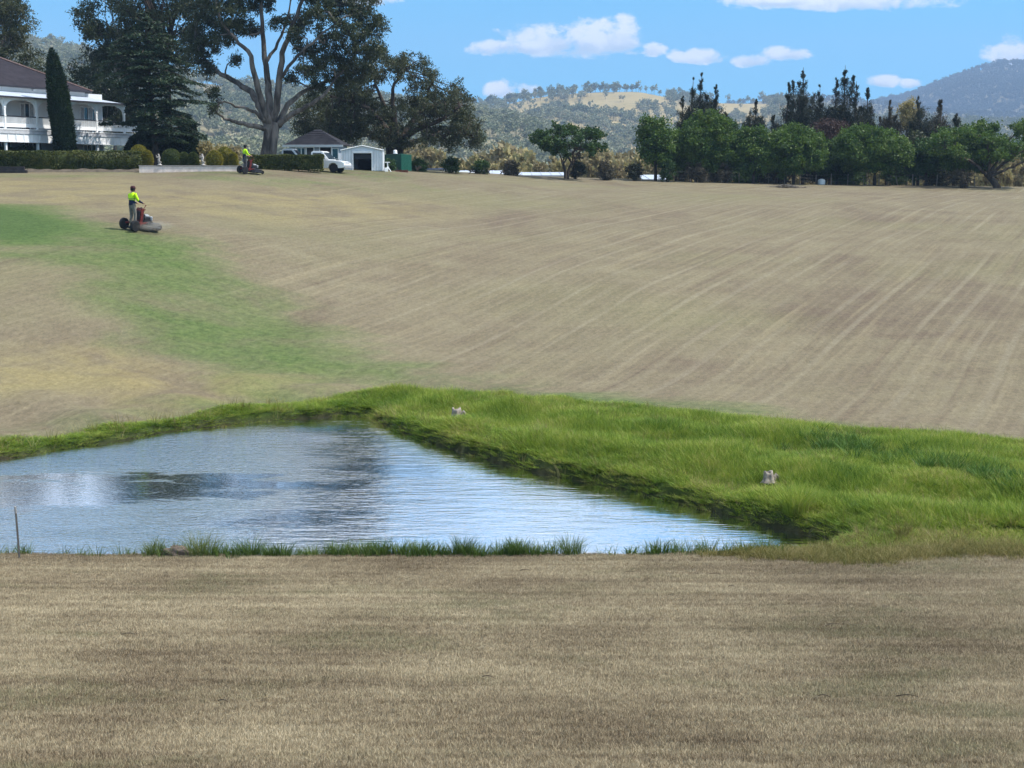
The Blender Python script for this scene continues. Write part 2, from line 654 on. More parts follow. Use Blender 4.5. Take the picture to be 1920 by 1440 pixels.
gr = T.attr('green')
n_pat = T.noise(T.vm('MULTIPLY', P, (1.0, 1.6, 1)), 0.11, 4, 0.6, 0.6)
gmask = T.ss(T.m('ADD', gr, T.m('ADD', T.m('MULTIPLY', T.m('SUBTRACT', n_mid, 0.5), 0.8), T.m('MULTIPLY', T.m('SUBTRACT', n_pat, 0.5), 1.5))), 0.22, 1.0)
gcol = T.mix(T.ss(n_small, 0.35, 0.65), (0.056, 0.106, 0.028), (0.098, 0.148, 0.042))
gcol = T.mix(T.ss(n_mid, 0.5, 0.75, 0, 0.5), gcol, (0.16, 0.165, 0.075))
gcol = T.mix(T.ss(gr, 0.8, 1.15, 0, 0.85), gcol, (0.048, 0.098, 0.026))
col = T.mix(T.m('MULTIPLY', gmask, 0.88), straw, gcol)
lush = T.attr('lush')
lcol = T.mix(T.ss(n_small, 0.3, 0.7), (0.035, 0.062, 0.012), (0.075, 0.115, 0.022))
col = T.mix(T.m('MULTIPLY', near, 0.6), col, T.mix(n_small, (0.12, 0.098, 0.066), (0.18, 0.15, 0.10)))
col = T.mix(lush, col, lcol)
mud = T.attr('mud')
col = T.mix(mud, col, (0.035, 0.030, 0.020))
far = T.attr('far')
col = T.mix(far, col, T.mix(T.ss(n_big, 0.4, 0.6), (0.22, 0.18, 0.095), (0.11, 0.12, 0.05)))
n_g2 = T.noise(P, 9.0, 4, 0.8)
grain = T.m('ADD', T.m('MULTIPLY', n_small, 0.22), T.m('ADD', T.m('MULTIPLY', n_fine, 0.32), T.m('ADD', T.m('MULTIPLY', n_grain, 0.32), T.m('MULTIPLY', n_g2, 0.3))))
gain = T.lin(grain, 0.40, 0.78, 0.50, 1.43)
gain3 = T.comb(gain, gain, gain)
col = T.mix(1.0, col, gain3, 'MULTIPLY')
nrm = T.bump(grain, 0.55, 0.09)
finish(T, principled(T, col, 0.95, 0, nrm, 0.08))

# ------------------------------------------------------------------ ground sheet


def spaced(lo, hi, step, far, k=1.35):
    a = list(np.arange(lo, hi + 1e-6, step))
    s = step
    while a[-1] < far[1]:
        s *= k
        a.append(a[-1] + s)
    s = step
    while a[0] > far[0]:
        s *= k
        a.insert(0, a[0] - s)
    return np.array(a)


xs = np.unique(np.concatenate([spaced(-62, 78, 1.0, (-3200, 3200)), np.arange(-24, 18, 0.2)]))
ys = np.unique(np.concatenate([spaced(4, 180, 1.0, (-300, 5400)), np.arange(26, 52, 0.2)]))
GX, GY = np.meshgrid(xs, ys)
gx, gy = GX.ravel(), GY.ravel()
gzv = ground_z(gx, gy)
nx, ny = len(xs), len(ys)
I = np.arange(nx * ny).reshape(ny, nx)
quads = np.stack([I[:-1, :-1], I[:-1, 1:], I[1:, 1:], I[1:, :-1]], -1).reshape(-1, 4)
me = np_mesh('ground', np.c_[gx, gy, gzv], [quads], smooth=True)
loc = (np.abs(gx) < 130) & (gy > 2) & (gy < 200)


def mask(fn):
    o = np.zeros(len(gx))
    o[loc] = fn(gx[loc], gy[loc])
    return o


pond_sd = np.full(len(gx), 50.0)
pond_sd[loc] = poly_sd(gx[loc], gy[loc], pond)
lush_sd = mask(lambda x, y: poly_sd(x, y, lush_poly) + 0.5 * wob(x * 0.6, y * 0.6))
m_lush = np.where(loc, sstep(lush_sd, 0.5, -0.3), 0)
m_mud = sstep(pond_sd + 0.4 * wob(gx, gy), 0.30, -0.05)
m_green = mask(lambda x, y: sstep(line_d(x, y, drain), 8.5, 1.0) * (0.66 + 0.22 * sstep(y, 55, 72) + 0.34 * sstep(x, -18, -25) * sstep(y, 62, 68)))
edge_green = mask(lambda x, y: sstep(poly_sd(x, y, lush_poly), 5.0, 0.2) * 0.62)
m_green = np.maximum(m_green, edge_green)
m_green = np.maximum(m_green, mask(lambda x, y: 0.45 * sstep(y, 100, 112) * sstep(x, 0, -12)))
m_yel = np.maximum(mask(lambda x, y: sstep(line_d(x, y, yel), 4.5, 0.5)), mask(lambda x, y: 0.75 * sstep(line_d(x, y, yel2), 12, 2)))
for nm, arr in (('near', sstep(gy, 30, 27)), ('lush', m_lush), ('mud', m_mud), ('green', m_green), ('yellow', m_yel),
                ('far', np.maximum(sstep(gy, 178, 210), sstep(np.abs(gx), 130, 220)))):
    a = me.attributes.new(nm, 'FLOAT', 'POINT')
    a.data.foreach_set('value', np.asarray(arr, np.float32))
me.materials.append(m_ground)
ground = link(bpy.data.objects.new('ground', me))
tag(ground, 'brown mown grass slope with green drain line', kind='structure')

# ------------------------------------------------------------------ water
m_water, T = new_mat('pond_water')
P = T.node('ShaderNodeNewGeometry').outputs['Position']
X, Y_, Z_ = T.sep(P)
wn = T.noise(T.vm('MULTIPLY', P, (0.13, 0.30, 1)), 1.0, 3, 0.5)
choppy = T.ss(T.m('ADD', X, T.m('MULTIPLY', T.m('SUBTRACT', wn, 0.5), 9.0)), -4.5, -7.5)     # the wind reaches the left side
el_ = T.m('ADD', T.m('POWER', T.m('DIVIDE', T.m('ADD', X, 12.2), 7.4), 2.0), T.m('POWER', T.m('DIVIDE', T.m('SUBTRACT', Y_, T.m('ADD', 36.2, T.m('MULTIPLY', X, 0.12))), 2.2), 2.0))
lee = T.ss(T.m('ADD', el_, T.m('MULTIPLY', T.m('SUBTRACT', T.noise(T.vm('MULTIPLY', P, (0.5, 1.3, 1)), 1.0, 5, 0.65, 0.8), 0.5), 4.0)), 1.7, 0.6)
calm0 = T.ss(T.noise(T.vm('MULTIPLY', P, (0.16, 0.42, 1)), 1.0, 2, 0.4), 0.52, 0.60)
rip1 = T.noise(T.vm('MULTIPLY', P, (1.6, 6.0, 1)), 1.0, 3, 0.55, 0.2)
rip2 = T.noise(T.vm('MULTIPLY', P, (7.0, 13.0, 1)), 1.0, 3, 0.6, 0.3)
rip3 = T.noise(T.vm('MULTIPLY', P, (0.7, 2.2, 1)), 1.0, 2, 0.5)
calm = T.m('MAXIMUM', T.m('MULTIPLY', calm0, 0.5), lee)
still = T.m('SUBTRACT', 1.0, T.m('MULTIPLY', calm, 0.88))
c1, c2, c3 = (T.m('SUBTRACT', r_, 0.5) for r_ in (rip1, rip2, rip3))
h = T.m('ADD', T.m('MULTIPLY', T.m('MULTIPLY', c1, 0.62), still), T.m('ADD', T.m('MULTIPLY', T.m('MULTIPLY', c2, T.m('ADD', 0.18, T.m('MULTIPLY', choppy, 1.1))), still), T.m('MULTIPLY', T.m('MULTIPLY', c3, 0.6), still)))

nrm = T.bump(h, 0.48, 0.05)
gl = T.node('ShaderNodeBsdfGlossy')
gl.inputs['Color'].default_value = (0.95, 0.97, 1.0, 1)
gl.inputs['Roughness'].default_value = 0.05
T.put(gl.inputs['Normal'], nrm)
df = T.node('ShaderNodeBsdfDiffuse')
df.inputs['Color'].default_value = (0.020, 0.026, 0.022, 1)
fr = T.node('ShaderNodeFresnel')
fr.inputs['IOR'].default_value = 1.6
T.put(fr.inputs['Normal'], nrm)
mx = T.node('ShaderNodeMixShader')
T.put(mx.inputs[0], T.lin(fr.outputs[0], 0.0, 0.5, 0.30, 1.0))
T.l.new(df.outputs[0], mx.inputs[1])
T.l.new(gl.outputs[0], mx.inputs[2])
finish(T, mx.outputs[0])
wx = [p[0] for p in pond]
wy = [p[1] for p in pond]
cx, cy = -6.0, 33.0
wp = [(cx + (x - cx) * 1.08, cy + (y - cy) * 1.10, 0.0) for x, y in pond]
me = bpy.data.meshes.new('water')
me.from_pydata(wp, [], [tuple(range(len(wp)))])
me.materials.append(m_water)
water = link(bpy.data.objects.new('water', me))
tag(water, 'rippled pond water reflecting blue sky and trees', kind='structure')


# ------------------------------------------------------------------ scatter (geometry nodes) for what nobody could count
def scatter(name, pts, rotz, scale, protos, idx, label, tilt=None, kind='stuff'):
    me = bpy.data.meshes.new(name)
    pts = np.asarray(pts, np.float32)
    me.vertices.add(len(pts))
    me.vertices.foreach_set('co', pts.ravel())
    rot = np.zeros((len(pts), 3), np.float32)
    rot[:, 2] = rotz
    if tilt is not None:
        rot[:, :2] = tilt
    a = me.attributes.new('rot', 'FLOAT_VECTOR', 'POINT')
    a.data.foreach_set('vector', rot.ravel())
    sv = np.asarray(scale, np.float32)
    if sv.ndim == 1:
        sv = np.repeat(sv[:, None], 3, 1)
    a = me.attributes.new('sca', 'FLOAT_VECTOR', 'POINT')
    a.data.foreach_set('vector', np.ascontiguousarray(sv).ravel())
    a = me.attributes.new('idx', 'INT', 'POINT')
    a.data.foreach_set('value', np.asarray(idx, np.int32))
    o = link(bpy.data.objects.new(name, me))
    pc = bpy.data.collections.new(name + '_kinds')
    for q in protos:
        pc.objects.link(q)
    ng = bpy.data.node_groups.new(name, 'GeometryNodeTree')
    ng.interface.new_socket('Geometry', in_out='INPUT', socket_type='NodeSocketGeometry')
    ng.interface.new_socket('Geometry', in_out='OUTPUT', socket_type='NodeSocketGeometry')
    G = NT(ng)
    gi = G.node('NodeGroupInput')
    go = G.node('NodeGroupOutput')
    ci = G.node('GeometryNodeCollectionInfo')
    ci.inputs['Collection'].default_value = pc
    ci.inputs['Separate Children'].default_value = True
    ci.inputs['Reset Children'].default_value = True
    ip = G.node('GeometryNodeInstanceOnPoints')

    def named(nm, typ):
        nd = G.node('GeometryNodeInputNamedAttribute', data_type=typ)
        nd.inputs['Name'].default_value = nm
        return nd.outputs[0]
    er = G.node('FunctionNodeEulerToRotation')
    G.l.new(named('rot', 'FLOAT_VECTOR'), er.inputs[0])
    G.l.new(gi.outputs[0], ip.inputs['Points'])
    G.l.new(ci.outputs[0], ip.inputs['Instance'])
    ip.inputs['Pick Instance'].default_value = True
    G.l.new(named('idx', 'INT'), ip.inputs['Instance Index'])
    G.l.new(er.outputs[0], ip.inputs['Rotation'])
    G.l.new(named('sca', 'FLOAT_VECTOR'), ip.inputs['Scale'])
    G.l.new(ip.outputs[0], go.inputs[0])
    md = o.modifiers.new('scatter', 'NODES')
    md.node_group = ng
    return tag(o, label, kind=kind)


def proto(name, me, mat):
    me.materials.clear()
    me.materials.append(mat)
    return bpy.data.objects.new(name, me)


def blades(rng, n, h0, h1, spread, width, lean, bend=0.5, segs=2, bias=(0, 0)):
    """a tuft of grass blades: tapered, bent strips"""
    V, Fq, Ft, tint = [], [], [], []
    for i in range(n):
        a = rng.uniform(0, 2 * PI)
        r = spread * math.sqrt(rng.random())
        bx, by = r * math.cos(a), r * math.sin(a)
        h = rng.uniform(h0, h1)
        la = a + rng.normal(0, 0.7)
        ln = abs(rng.normal(lean, lean * 0.5)) * h
        lx, ly = ln * math.cos(la) + bias[0] * h, ln * math.sin(la) + bias[1] * h
        fa = rng.uniform(0, 2 * PI)
        wx_, wy_ = math.cos(fa) * width / 2, math.sin(fa) * width / 2
        o = len(V)
        tv = rng.random()
        for s in range(segs):
            t = s / segs
            k = t ** (1 + bend)
            zz = h * (t - 0.25 * bend * t * t * min(1.5, ln / h))
            w = 1 - 0.6 * t
            V.append((bx + lx * k - wx_ * w, by + ly * k - wy_ * w, zz))
            V.append((bx + lx * k + wx_ * w, by + ly * k + wy_ * w, zz))
            tint += [tv, tv]
        V.append((bx + lx, by + ly, h * (1 - 0.25 * bend * min(1.5, ln / h))))
        tint.append(tv)
        for s in range(segs - 1):
            Fq.append((o + 2 * s, o + 2 * s + 1, o + 2 * s + 3, o + 2 * s + 2))
        e = o + 2 * (segs - 1)
        Ft.append((e, e + 1, e + 2))
    fl = [np.array(Ft)]
    if Fq:
        fl.append(np.array(Fq))
    return np_mesh('blades', np.array(V), fl, tint=tint)


def blade_mat(name, stops, trans=0.25, nscale=0.35, amt=0.6):
    m, T = new_mat(name)
    t = T.attr('tint')
    rnd = T.node('ShaderNodeObjectInfo').outputs['Random']
    k = T.m('ADD', T.m('MULTIPLY', t, 0.55), T.m('MULTIPLY', rnd, 0.45))
    P = T.node('ShaderNodeNewGeometry').outputs['Position']
    k = T.m('ADD', k, T.m('MULTIPLY', T.m('SUBTRACT', T.noise(P, nscale, 4, 0.6), 0.5), amt * 2))
    cr = T.node('ShaderNodeValToRGB')
    e = cr.color_ramp.elements
    e[0].position, e[0].color = stops[0][0], (*stops[0][1], 1)
    e[1].position, e[1].color = stops[-1][0], (*stops[-1][1], 1)
    for p_, c_ in stops[1:-1]:
        q = e.new(p_)
        q.color = (*c_, 1)
    T.put(cr.inputs[0], k)
    d = T.node('ShaderNodeBsdfPrincipled')
    T.put(d.inputs['Base Color'], cr.outputs[0])
    d.inputs['Roughness'].default_value = 0.6
    d.inputs['Specular IOR Level'].default_value = 0.2
    tr = T.node('ShaderNodeBsdfTranslucent')
    T.put(tr.inputs['Color'], cr.outputs[0])
    mx = T.node('ShaderNodeMixShader')
    mx.inputs[0].default_value = trans
    T.l.new(d.outputs[0], mx.inputs[1])
    T.l.new(tr.outputs[0], mx.inputs[2])
    finish(T, mx.outputs[0])
    return m


# ------------------------------------------------------------------ foliage builders
def unit(rng, n):
    v = rng.normal(size=(n, 3))
    return v / (np.linalg.norm(v, axis=1, keepdims=True) + 1e-9)


def leaf_quads(rng, C, L, Wd, axis=None, axis_w=0.0, flat=0.0):
    """rhombus leaves at points C; axis pulls their long side, flat lays them level"""
    n = len(C)
    a = unit(rng, n)
    if axis is not None:
        a = a + np.asarray(axis) * axis_w
    if flat:
        a[:, 2] *= (1 - flat)
    a /= np.linalg.norm(a, axis=1, keepdims=True) + 1e-9
    b = np.cross(a, unit(rng, n))
    if flat:
        b[:, 2] *= (1 - flat)
    b /= np.linalg.norm(b, axis=1, keepdims=True) + 1e-9
    Ls = (L * rng.uniform(0.65, 1.35, n))[:, None] / 2
    Ws = (Wd * rng.uniform(0.65, 1.35, n))[:, None] / 2
    V = np.stack([C - a * Ls, C + b * Ws, C + a * Ls, C - b * Ws], 1).reshape(-1, 3)
    Fc = np.arange(4 * n).reshape(n, 4)
    return V, Fc


class Tree:
    def __init__(self, seed):
        self.r = np.random.default_rng(seed)
        self.mb = MB()
        self.P = []
        self.T = []

    def limb(self, pts, r0, r1, n=6, wob=0.0):
        """a bent tapering limb through the given points"""
        pts = np.asarray(pts, float)
        k = max(4, len(pts) * 3)
        t = np.linspace(0, len(pts) - 1, k)
        i = np.clip(t.astype(int), 0, len(pts) - 2)
        f = (t - i)[:, None]
        p0 = pts[np.maximum(i - 1, 0)]
        p1, p2 = pts[i], pts[i + 1]
        p3 = pts[np.minimum(i + 2, len(pts) - 1)]
        q = 0.5 * (2 * p1 + (p2 - p0) * f + (2 * p0 - 5 * p1 + 4 * p2 - p3) * f ** 2 + (3 * p1 - p0 - 3 * p2 + p3) * f ** 3)
        if wob:
            nz = self.r.normal(0, wob, q.shape)
            nz[0] = 0
            q = q + nz
        rad = list(np.linspace(r0, r1, k))
        self.mb.tube(q, rad, n, cap=True)
        return q

    def clump(self, c, rad, n, k=None, flat=0.75, sig=0.3, tint=None):
        """leaves gathered in small bunches inside one ellipsoid"""
        r = self.r
        rad = np.asarray(rad, float) * np.ones(3)
        k = k or max(3, int(n / 34))
        d = unit(r, k) * (r.random((k, 1)) ** 0.42)
        cc = np.asarray(c) + d * rad * np.array([1, 1, flat])
        w = r.integers(0, k, n)
        pts = cc[w] + r.normal(0, sig, (n, 3)) * np.array([1, 1, 0.8])
        t0 = 0.5 if tint is None else tint
        bt = np.clip(t0 + r.normal(0, 0.22, k), 0, 1)
        self.P.append(pts)
        self.T.append(np.clip(bt[w] + r.normal(0, 0.14, n), 0, 1))
        return cc

    def finish(self, name, loc, label, cat, bark, leaf, L, Wd, axis=None, axis_w=0.0, flat=0.0, group=None, rz=0.0, crown='crown'):
        root = empty(name, loc, rz, label, cat, group)
        if self.mb.v:
            self.mb.build('trunk', bark, root, smooth=True)
        if self.P:
            C = np.concatenate(self.P)
            t = np.concatenate(self.T)
            V, Fc = leaf_quads(self.r, C, L, Wd, axis, axis_w, flat)
            me = np_mesh('crown', V, [Fc], tint=np.repeat(t, 4))
            me.materials.append(leaf)
            link(bpy.data.objects.new(crown, me), root)
        return root


def copy_tree(src, loc, rz, scale, label, group=None):
    r = src.copy()
    COL.objects.link(r)
    r.location = loc
    r.rotation_euler = (0, 0, rz)
    r.scale = scale if isinstance(scale, tuple) else (scale,) * 3
    r['label'] = label
    if group:
        r['group'] = group
    for ch in src.children:
        c = ch.copy()
        COL.objects.link(c)
        c.parent = r
    return r


def broad_tree(seed, H, crown_r, crown_lo, n_lobes, leaves, fork=0.25, r0=0.25, lobe=(0.9, 1.6), sig=0.28, lean=(0, 0), flat=0.7, dome=1.0, n_stem=1):
    """spreading tree in local metres: crown between crown_lo and H, half widths crown_r"""
    t = Tree(seed)
    r = t.r
    cz, hz_ = (H + crown_lo) / 2, (H - crown_lo) / 2
    lobes = []
    tries = 0
    bd, ba = unit(r, 7), r.uniform(-.42, .30, 7)
    while len(lobes) < n_lobes and tries < 6000:
        tries += 1
        d = unit(r, 1)[0]
        if d[2] < -0.8:
            continue
        k = r.uniform(0.5, 1.0) ** 0.6 * (1 + float((ba * np.maximum(0, bd @ d) ** 3).sum()))
        lr = r.uniform(*lobe)
        p = np.array([d[0] * max(crown_r[0] - lr * 0.8, 0.3) * k, d[1] * max(crown_r[1] - lr * 0.8, 0.3) * k, cz + d[2] * max(hz_ - lr * 0.5, 0.2) * k])
        p[:2] += np.array(lean) * (p[2] / H)
        if all(np.linalg.norm((p - q) * [1, 1, 1.3]) > 0.55 * (lr + s) for q, s in lobes):
            lobes.append((p, lr))
    fz = H * fork
    stems = []
    for s in range(n_stem):
        off = r.normal(0, 0.12, 2) * (n_stem > 1)
        top = np.array([off[0] * 5 + lean[0] * fork, off[1] * 5 + lean[1] * fork, fz])
        t.limb([(off[0], off[1], -0.3), (off[0] * 1.8 + r.normal(0, 0.05), off[1] * 1.8, fz * 0.5), top], r0 * 1.15, r0 * 0.8, 8)
        stems.append(top)
    ang = sorted(((math.atan2(p[1], p[0]), i) for i, (p, _) in enumerate(lobes)))
    n_main = max(3, min(7, n_lobes // 4))
    groups = np.array_split([i for _, i in ang], n_main)
    tot = sum(s ** 2 for _, s in lobes)
    for gi, gidx in enumerate(groups):
        if len(gidx) == 0:
            continue
        st = stems[gi % len(stems)]
        cen = np.mean([lobes[i][0] for i in gidx], axis=0)
        a = st + (cen - st) * np.array([0.35, 0.35, 0.45])
        e = st + (cen - st) * 0.8
        q = t.limb([st - np.array([0, 0, 0.25]), a, e], r0 * 0.6, r0 * 0.28, 6, 0.03)
        for i in gidx:
            p, s = lobes[i]
            b = q[int(r.uniform(0.35, 0.95) * (len(q) - 1))]
            mid = (b + p) / 2 + np.array([0, 0, -0.12 * np.linalg.norm(p - b)]) + r.normal(0, 0.15, 3)
            t.limb([b, mid, p], r0 * 0.24, r0 * 0.07, 5, 0.03)
            cc = t.clump(p, s, int(leaves * s * s / tot), flat=flat, sig=sig)
            for c in cc[:5]:
                t.limb([p + (mid - p) * 0.3, (p + c) / 2 + r.normal(0, 0.1, 3), c], r0 * 0.07, r0 * 0.03, 4)
    return t


def shell_mesh(rng, prof, n, L, Wd, axis_up=0.6, rough=0.08):
    """clipped or columnar foliage: a closed body plus a dense skin of leaves; prof is (r,z)"""
    prof = np.asarray(prof, float)
    seg = np.hypot(np.diff(prof[:, 0]), np.diff(prof[:, 1]))
    area = seg * (prof[:-1, 0] + prof[1:, 0]) / 2
    w = rng.choice(len(seg), n, p=area / area.sum())
    f = rng.random(n)
    rr = prof[w, 0] + (prof[w + 1, 0] - prof[w, 0]) * f
    zz = prof[w, 1] + (prof[w + 1, 1] - prof[w, 1]) * f
    th = rng.uniform(0, 2 * PI, n)
    bump = 1 + rough * (np.sin(3 * th + zz * 2.2) + np.sin(5 * th - zz * 3.7 + 1) + 0.7 * np.sin(9 * th + 6 * zz)) / 2
    rr = rr * bump + rng.normal(0, L * 0.18, n)
    C = np.c_[rr * np.cos(th), rr * np.sin(th), zz]
    out = np.c_[np.cos(th), np.sin(th), np.full(n, axis_up)]
    V, Fc = leaf_quads(rng, C, L, Wd, out, 1.2)
    k = 20
    inner = []
    for r_, z_ in prof:
        for j in range(k):
            a = 2 * PI * j / k
            bb = 0.9 * (1 + rough * (math.sin(3 * a + z_ * 2.2) + math.sin(5 * a - z_ * 3.7 + 1)) / 2)
            inner.append((r_ * bb * math.cos(a), r_ * bb * math.sin(a), z_ * 0.985))
    o = len(V)
    m = len(prof)
    Fi = np.array([(o + i * k + j, o + i * k + (j + 1) % k, o + (i + 1) * k + (j + 1) % k, o + (i + 1) * k + j) for i in range(m - 1) for j in range(k)])
    V = np.concatenate([V, np.array(inner)])
    tt = np.clip(0.5 + 0.22 * np.sin(2.1 * th + 1.7 * zz) + rng.normal(0, 0.2, n), 0, 1)
    tint = np.concatenate([np.repeat(tt, 4), np.full(len(inner), 0.3)])
    return np_mesh('foliage', V, [Fc, Fi], tint=tint)


def clipped(name, loc, label, cat, prof, mat, seed, n=2600, L=0.13, Wd=0.07, group=None, rough=0.06, tilt=None):
    rng = np.random.default_rng(seed)
    root = empty(name, loc, 0, label, cat, group)
    if tilt:
        root.rotation_euler = (tilt[0], tilt[1], rng.uniform(0, 6))
    me = shell_mesh(rng, prof, n, L, Wd, rough=rough)
    me.materials.append(mat)
    link(bpy.data.objects.new('foliage', me), root)
    MB().tube([(0, 0, -0.25), (0, 0, max(p[1] for p in prof) * 0.5)], [0.07, 0.05], 6).build('trunk', BARK_DK, root)
    return root


# ------------------------------------------------------------------ materials of plants
BARK_GUM = bark_mat('bark_gum', (0.060, 0.052, 0.047), (0.215, 0.185, 0.165), 1.6)
BARK_DK = bark_mat('bark_dark', (0.035, 0.028, 0.024), (0.095, 0.075, 0.06), 3.0)
BARK_GREY = bark_mat('bark_grey', (0.10, 0.09, 0.08), (0.27, 0.24, 0.21), 3.0)
LF_GUM = leaf_mat('leaf_gum', (0.022, 0.036, 0.020), (0.074, 0.090, 0.044), 0.22, (0.085, 0.075, 0.044), 0.45)
LF_GUM2 = leaf_mat('leaf_gum_olive', (0.026, 0.038, 0.019), (0.086, 0.094, 0.042), 0.22, (0.10, 0.086, 0.042), 0.5)
LF_CEDAR = leaf_mat('leaf_cedar', (0.013, 0.030, 0.020), (0.045, 0.074, 0.036), 0.12)
LF_CYP = leaf_mat('leaf_cypress', (0.006, 0.018, 0.008), (0.022, 0.045, 0.014), 0.08)
LF_BROAD = leaf_mat('leaf_broad', (0.028, 0.068, 0.017), (0.110, 0.175, 0.036), 0.34, (0.14, 0.19, 0.045), 0.5)
LF_BROAD2 = leaf_mat('leaf_broad_deep', (0.020, 0.050, 0.018), (0.062, 0.115, 0.030), 0.28)
LF_CAS = leaf_mat('leaf_casuarina', (0.012, 0.020, 0.013), (0.042, 0.050, 0.030), 0.15, (0.06, 0.048, 0.035))
LF_CAS2 = leaf_mat('leaf_casuarina_brown', (0.030, 0.030, 0.020), (0.095, 0.080, 0.05), 0.18)
LF_PURPLE = leaf_mat('leaf_purple', (0.040, 0.024, 0.024), (0.095, 0.055, 0.048), 0.2)
LF_GREYBR = leaf_mat('leaf_grey_brown', (0.045, 0.042, 0.032), (0.105, 0.092, 0.066), 0.2)
LF_HEDGE = leaf_mat('leaf_hedge', (0.036, 0.056, 0.014), (0.130, 0.140, 0.036), 0.2, (0.19, 0.17, 0.036), nscale=1.2)
LF_GOLD = leaf_mat('leaf_golden', (0.095, 0.105, 0.015), (0.32, 0.265, 0.038), 0.2)
LF_TOPI = leaf_mat('leaf_topiary', (0.030, 0.052, 0.014), (0.105, 0.125, 0.032), 0.2)
LF_STRAW = leaf_mat('leaf_straw', (0.20, 0.165, 0.085), (0.44, 0.37, 0.18), 0.3)
LF_FLOWER = leaf_mat('leaf_white_flower', (0.5, 0.5, 0.46), (0.8, 0.8, 0.76), 0.2)

# ------------------------------------------------------------------ hills
m_hill, T = new_mat('hill_grass')
P = T.node('ShaderNodeNewGeometry').outputs['Position']
n1 = T.noise(P, 0.006, 5, 0.6)
n2 = T.noise(P, 0.05, 4, 0.65)
c = T.mix(T.ss(n1, 0.35, 0.65), (0.30, 0.235, 0.105), (0.36, 0.29, 0.15))
c = T.mix(T.ss(n2, 0.5, 0.75, 0, 0.6), c, (0.13, 0.125, 0.055))
finish(T, principled(T, c, 0.95, 0, None, 0.05))
m_forest_floor = solid('forest_floor', (0.21, 0.185, 0.11), 0.95, var=0.3, scale=0.02, spec=0.05)
VZ = ZC - 16.0


def make_hill(name, crest, Dc, Db, mat, label, seed, rough=6.0, back=1.5):
    rng = np.random.default_rng(seed)
    cp = np.array(crest, float)
    pxs = np.linspace(cp[0, 0], cp[-1, 0], 90)
    S = np.linspace(0, back, 46)
    zc = np.array([at(p, np.interp(p, cp[:, 0], cp[:, 1]), Dc).z for p in pxs])
    ph = rng.uniform(0, 6, 8)

    def surf(px, s):
        px = np.asarray(px, float)
        s = np.asarray(s, float)
        D = Db + (Dc - Db) * s
        X_ = (px - 960) / F / math.cos(PITCH) * D
        zt = np.interp(px, pxs, zc)
        k = np.where(s <= 1, s ** 1.15, 1 - 0.55 * (s - 1) ** 1.2)
        nz = rough * np.sin(PI * np.clip(s, 0, 1)) * (np.sin(X_ * 0.013 + D * 0.004 + ph[0]) + 0.6 * np.sin(X_ * 0.031 - D * 0.009 + ph[1]) + 0.35 * np.sin(D * 0.03 + X_ * 0.02 + ph[2]))
        return np.stack([X_, D, VZ - 1.5 + (zt - VZ) * k + nz], -1)
    A, B = np.meshgrid(pxs, S)
    V = surf(A.ravel(), B.ravel())
    nx_, ny_ = len(pxs), len(S)
    I_ = np.arange(nx_ * ny_).reshape(ny_, nx_)
    q = np.stack([I_[:-1, :-1], I_[:-1, 1:], I_[1:, 1:], I_[1:, :-1]], -1).reshape(-1, 4)
    me = np_mesh(name, V, [q], smooth=True)
    me.materials.append(mat)
    tag(link(bpy.data.objects.new(name, me)), label, kind='structure')
    return surf


def project(Pw):
    d = Pw - np.array([0, 0, ZC])
    cy_, sy_ = math.cos(PITCH), math.sin(PITCH)
    dep = d[:, 1] * cy_ - d[:, 2] * sy_
    up = d[:, 1] * sy_ + d[:, 2] * cy_
    return 960 + F * d[:, 0] / dep, 720 - F * up / dep


h_left = make_hill('hill', [(-500, 40), (-200, 48), (0, 66), (150, 90), (300, 128), (400, 154), (520, 168), (640, 184), (760, 196), (880, 208), (980, 232), (1080, 262), (1200, 300)], 1500, 420, m_forest_floor, 'grey green wooded hillside behind the big gum tree', 1, 7)
h_mid = make_hill('hill', [(640, 246), (760, 222), (850, 204), (900, 199), (950, 194), (1000, 182), (1060, 174), (1120, 171), (1190, 170), (1240, 180), (1290, 187), (1350, 192), (1420, 193), (1470, 190), (1530, 204), (1600, 218), (1700, 226), (1850, 232), (2100, 236)], 2200, 900, m_hill, 'wooded hill with yellow grass clearing on its crest', 2, 9)
h_ridge = make_hill('hill', [(1150, 230), (1300, 206), (1400, 191), (1460, 182), (1520, 180), (1600, 190), (1700, 205), (1800, 214), (2000, 222)], 3300, 2400, m_forest_floor, 'low dark ridge between the two hills', 4, 6)
h_mtn = make_hill('mountain', [(1380, 262), (1480, 236), (1580, 206), (1640, 190), (1690, 180), (1750, 154), (1800, 135), (1845, 120), (1880, 119), (1920, 124), (2000, 136), (2150, 170), (2400, 220)], 4500, 2600, m_forest_floor, 'blue wooded mountain on the right', 3, 14, 1.15)

m_htree = blade_mat('hill_tree_leaf', [(0.0, (0.090, 0.118, 0.056)), (0.45, (0.185, 0.205, 0.108)), (0.8, (0.30, 0.295, 0.175)), (1.0, (0.38, 0.34, 0.23))], 0.15, 0.004, 0.5)
m_mtree = blade_mat('mountain_tree_leaf', [(0.0, (0.045, 0.062, 0.045)), (0.6, (0.09, 0.105, 0.07)), (1.0, (0.15, 0.15, 0.11))], 0.15, 0.003, 0.4)


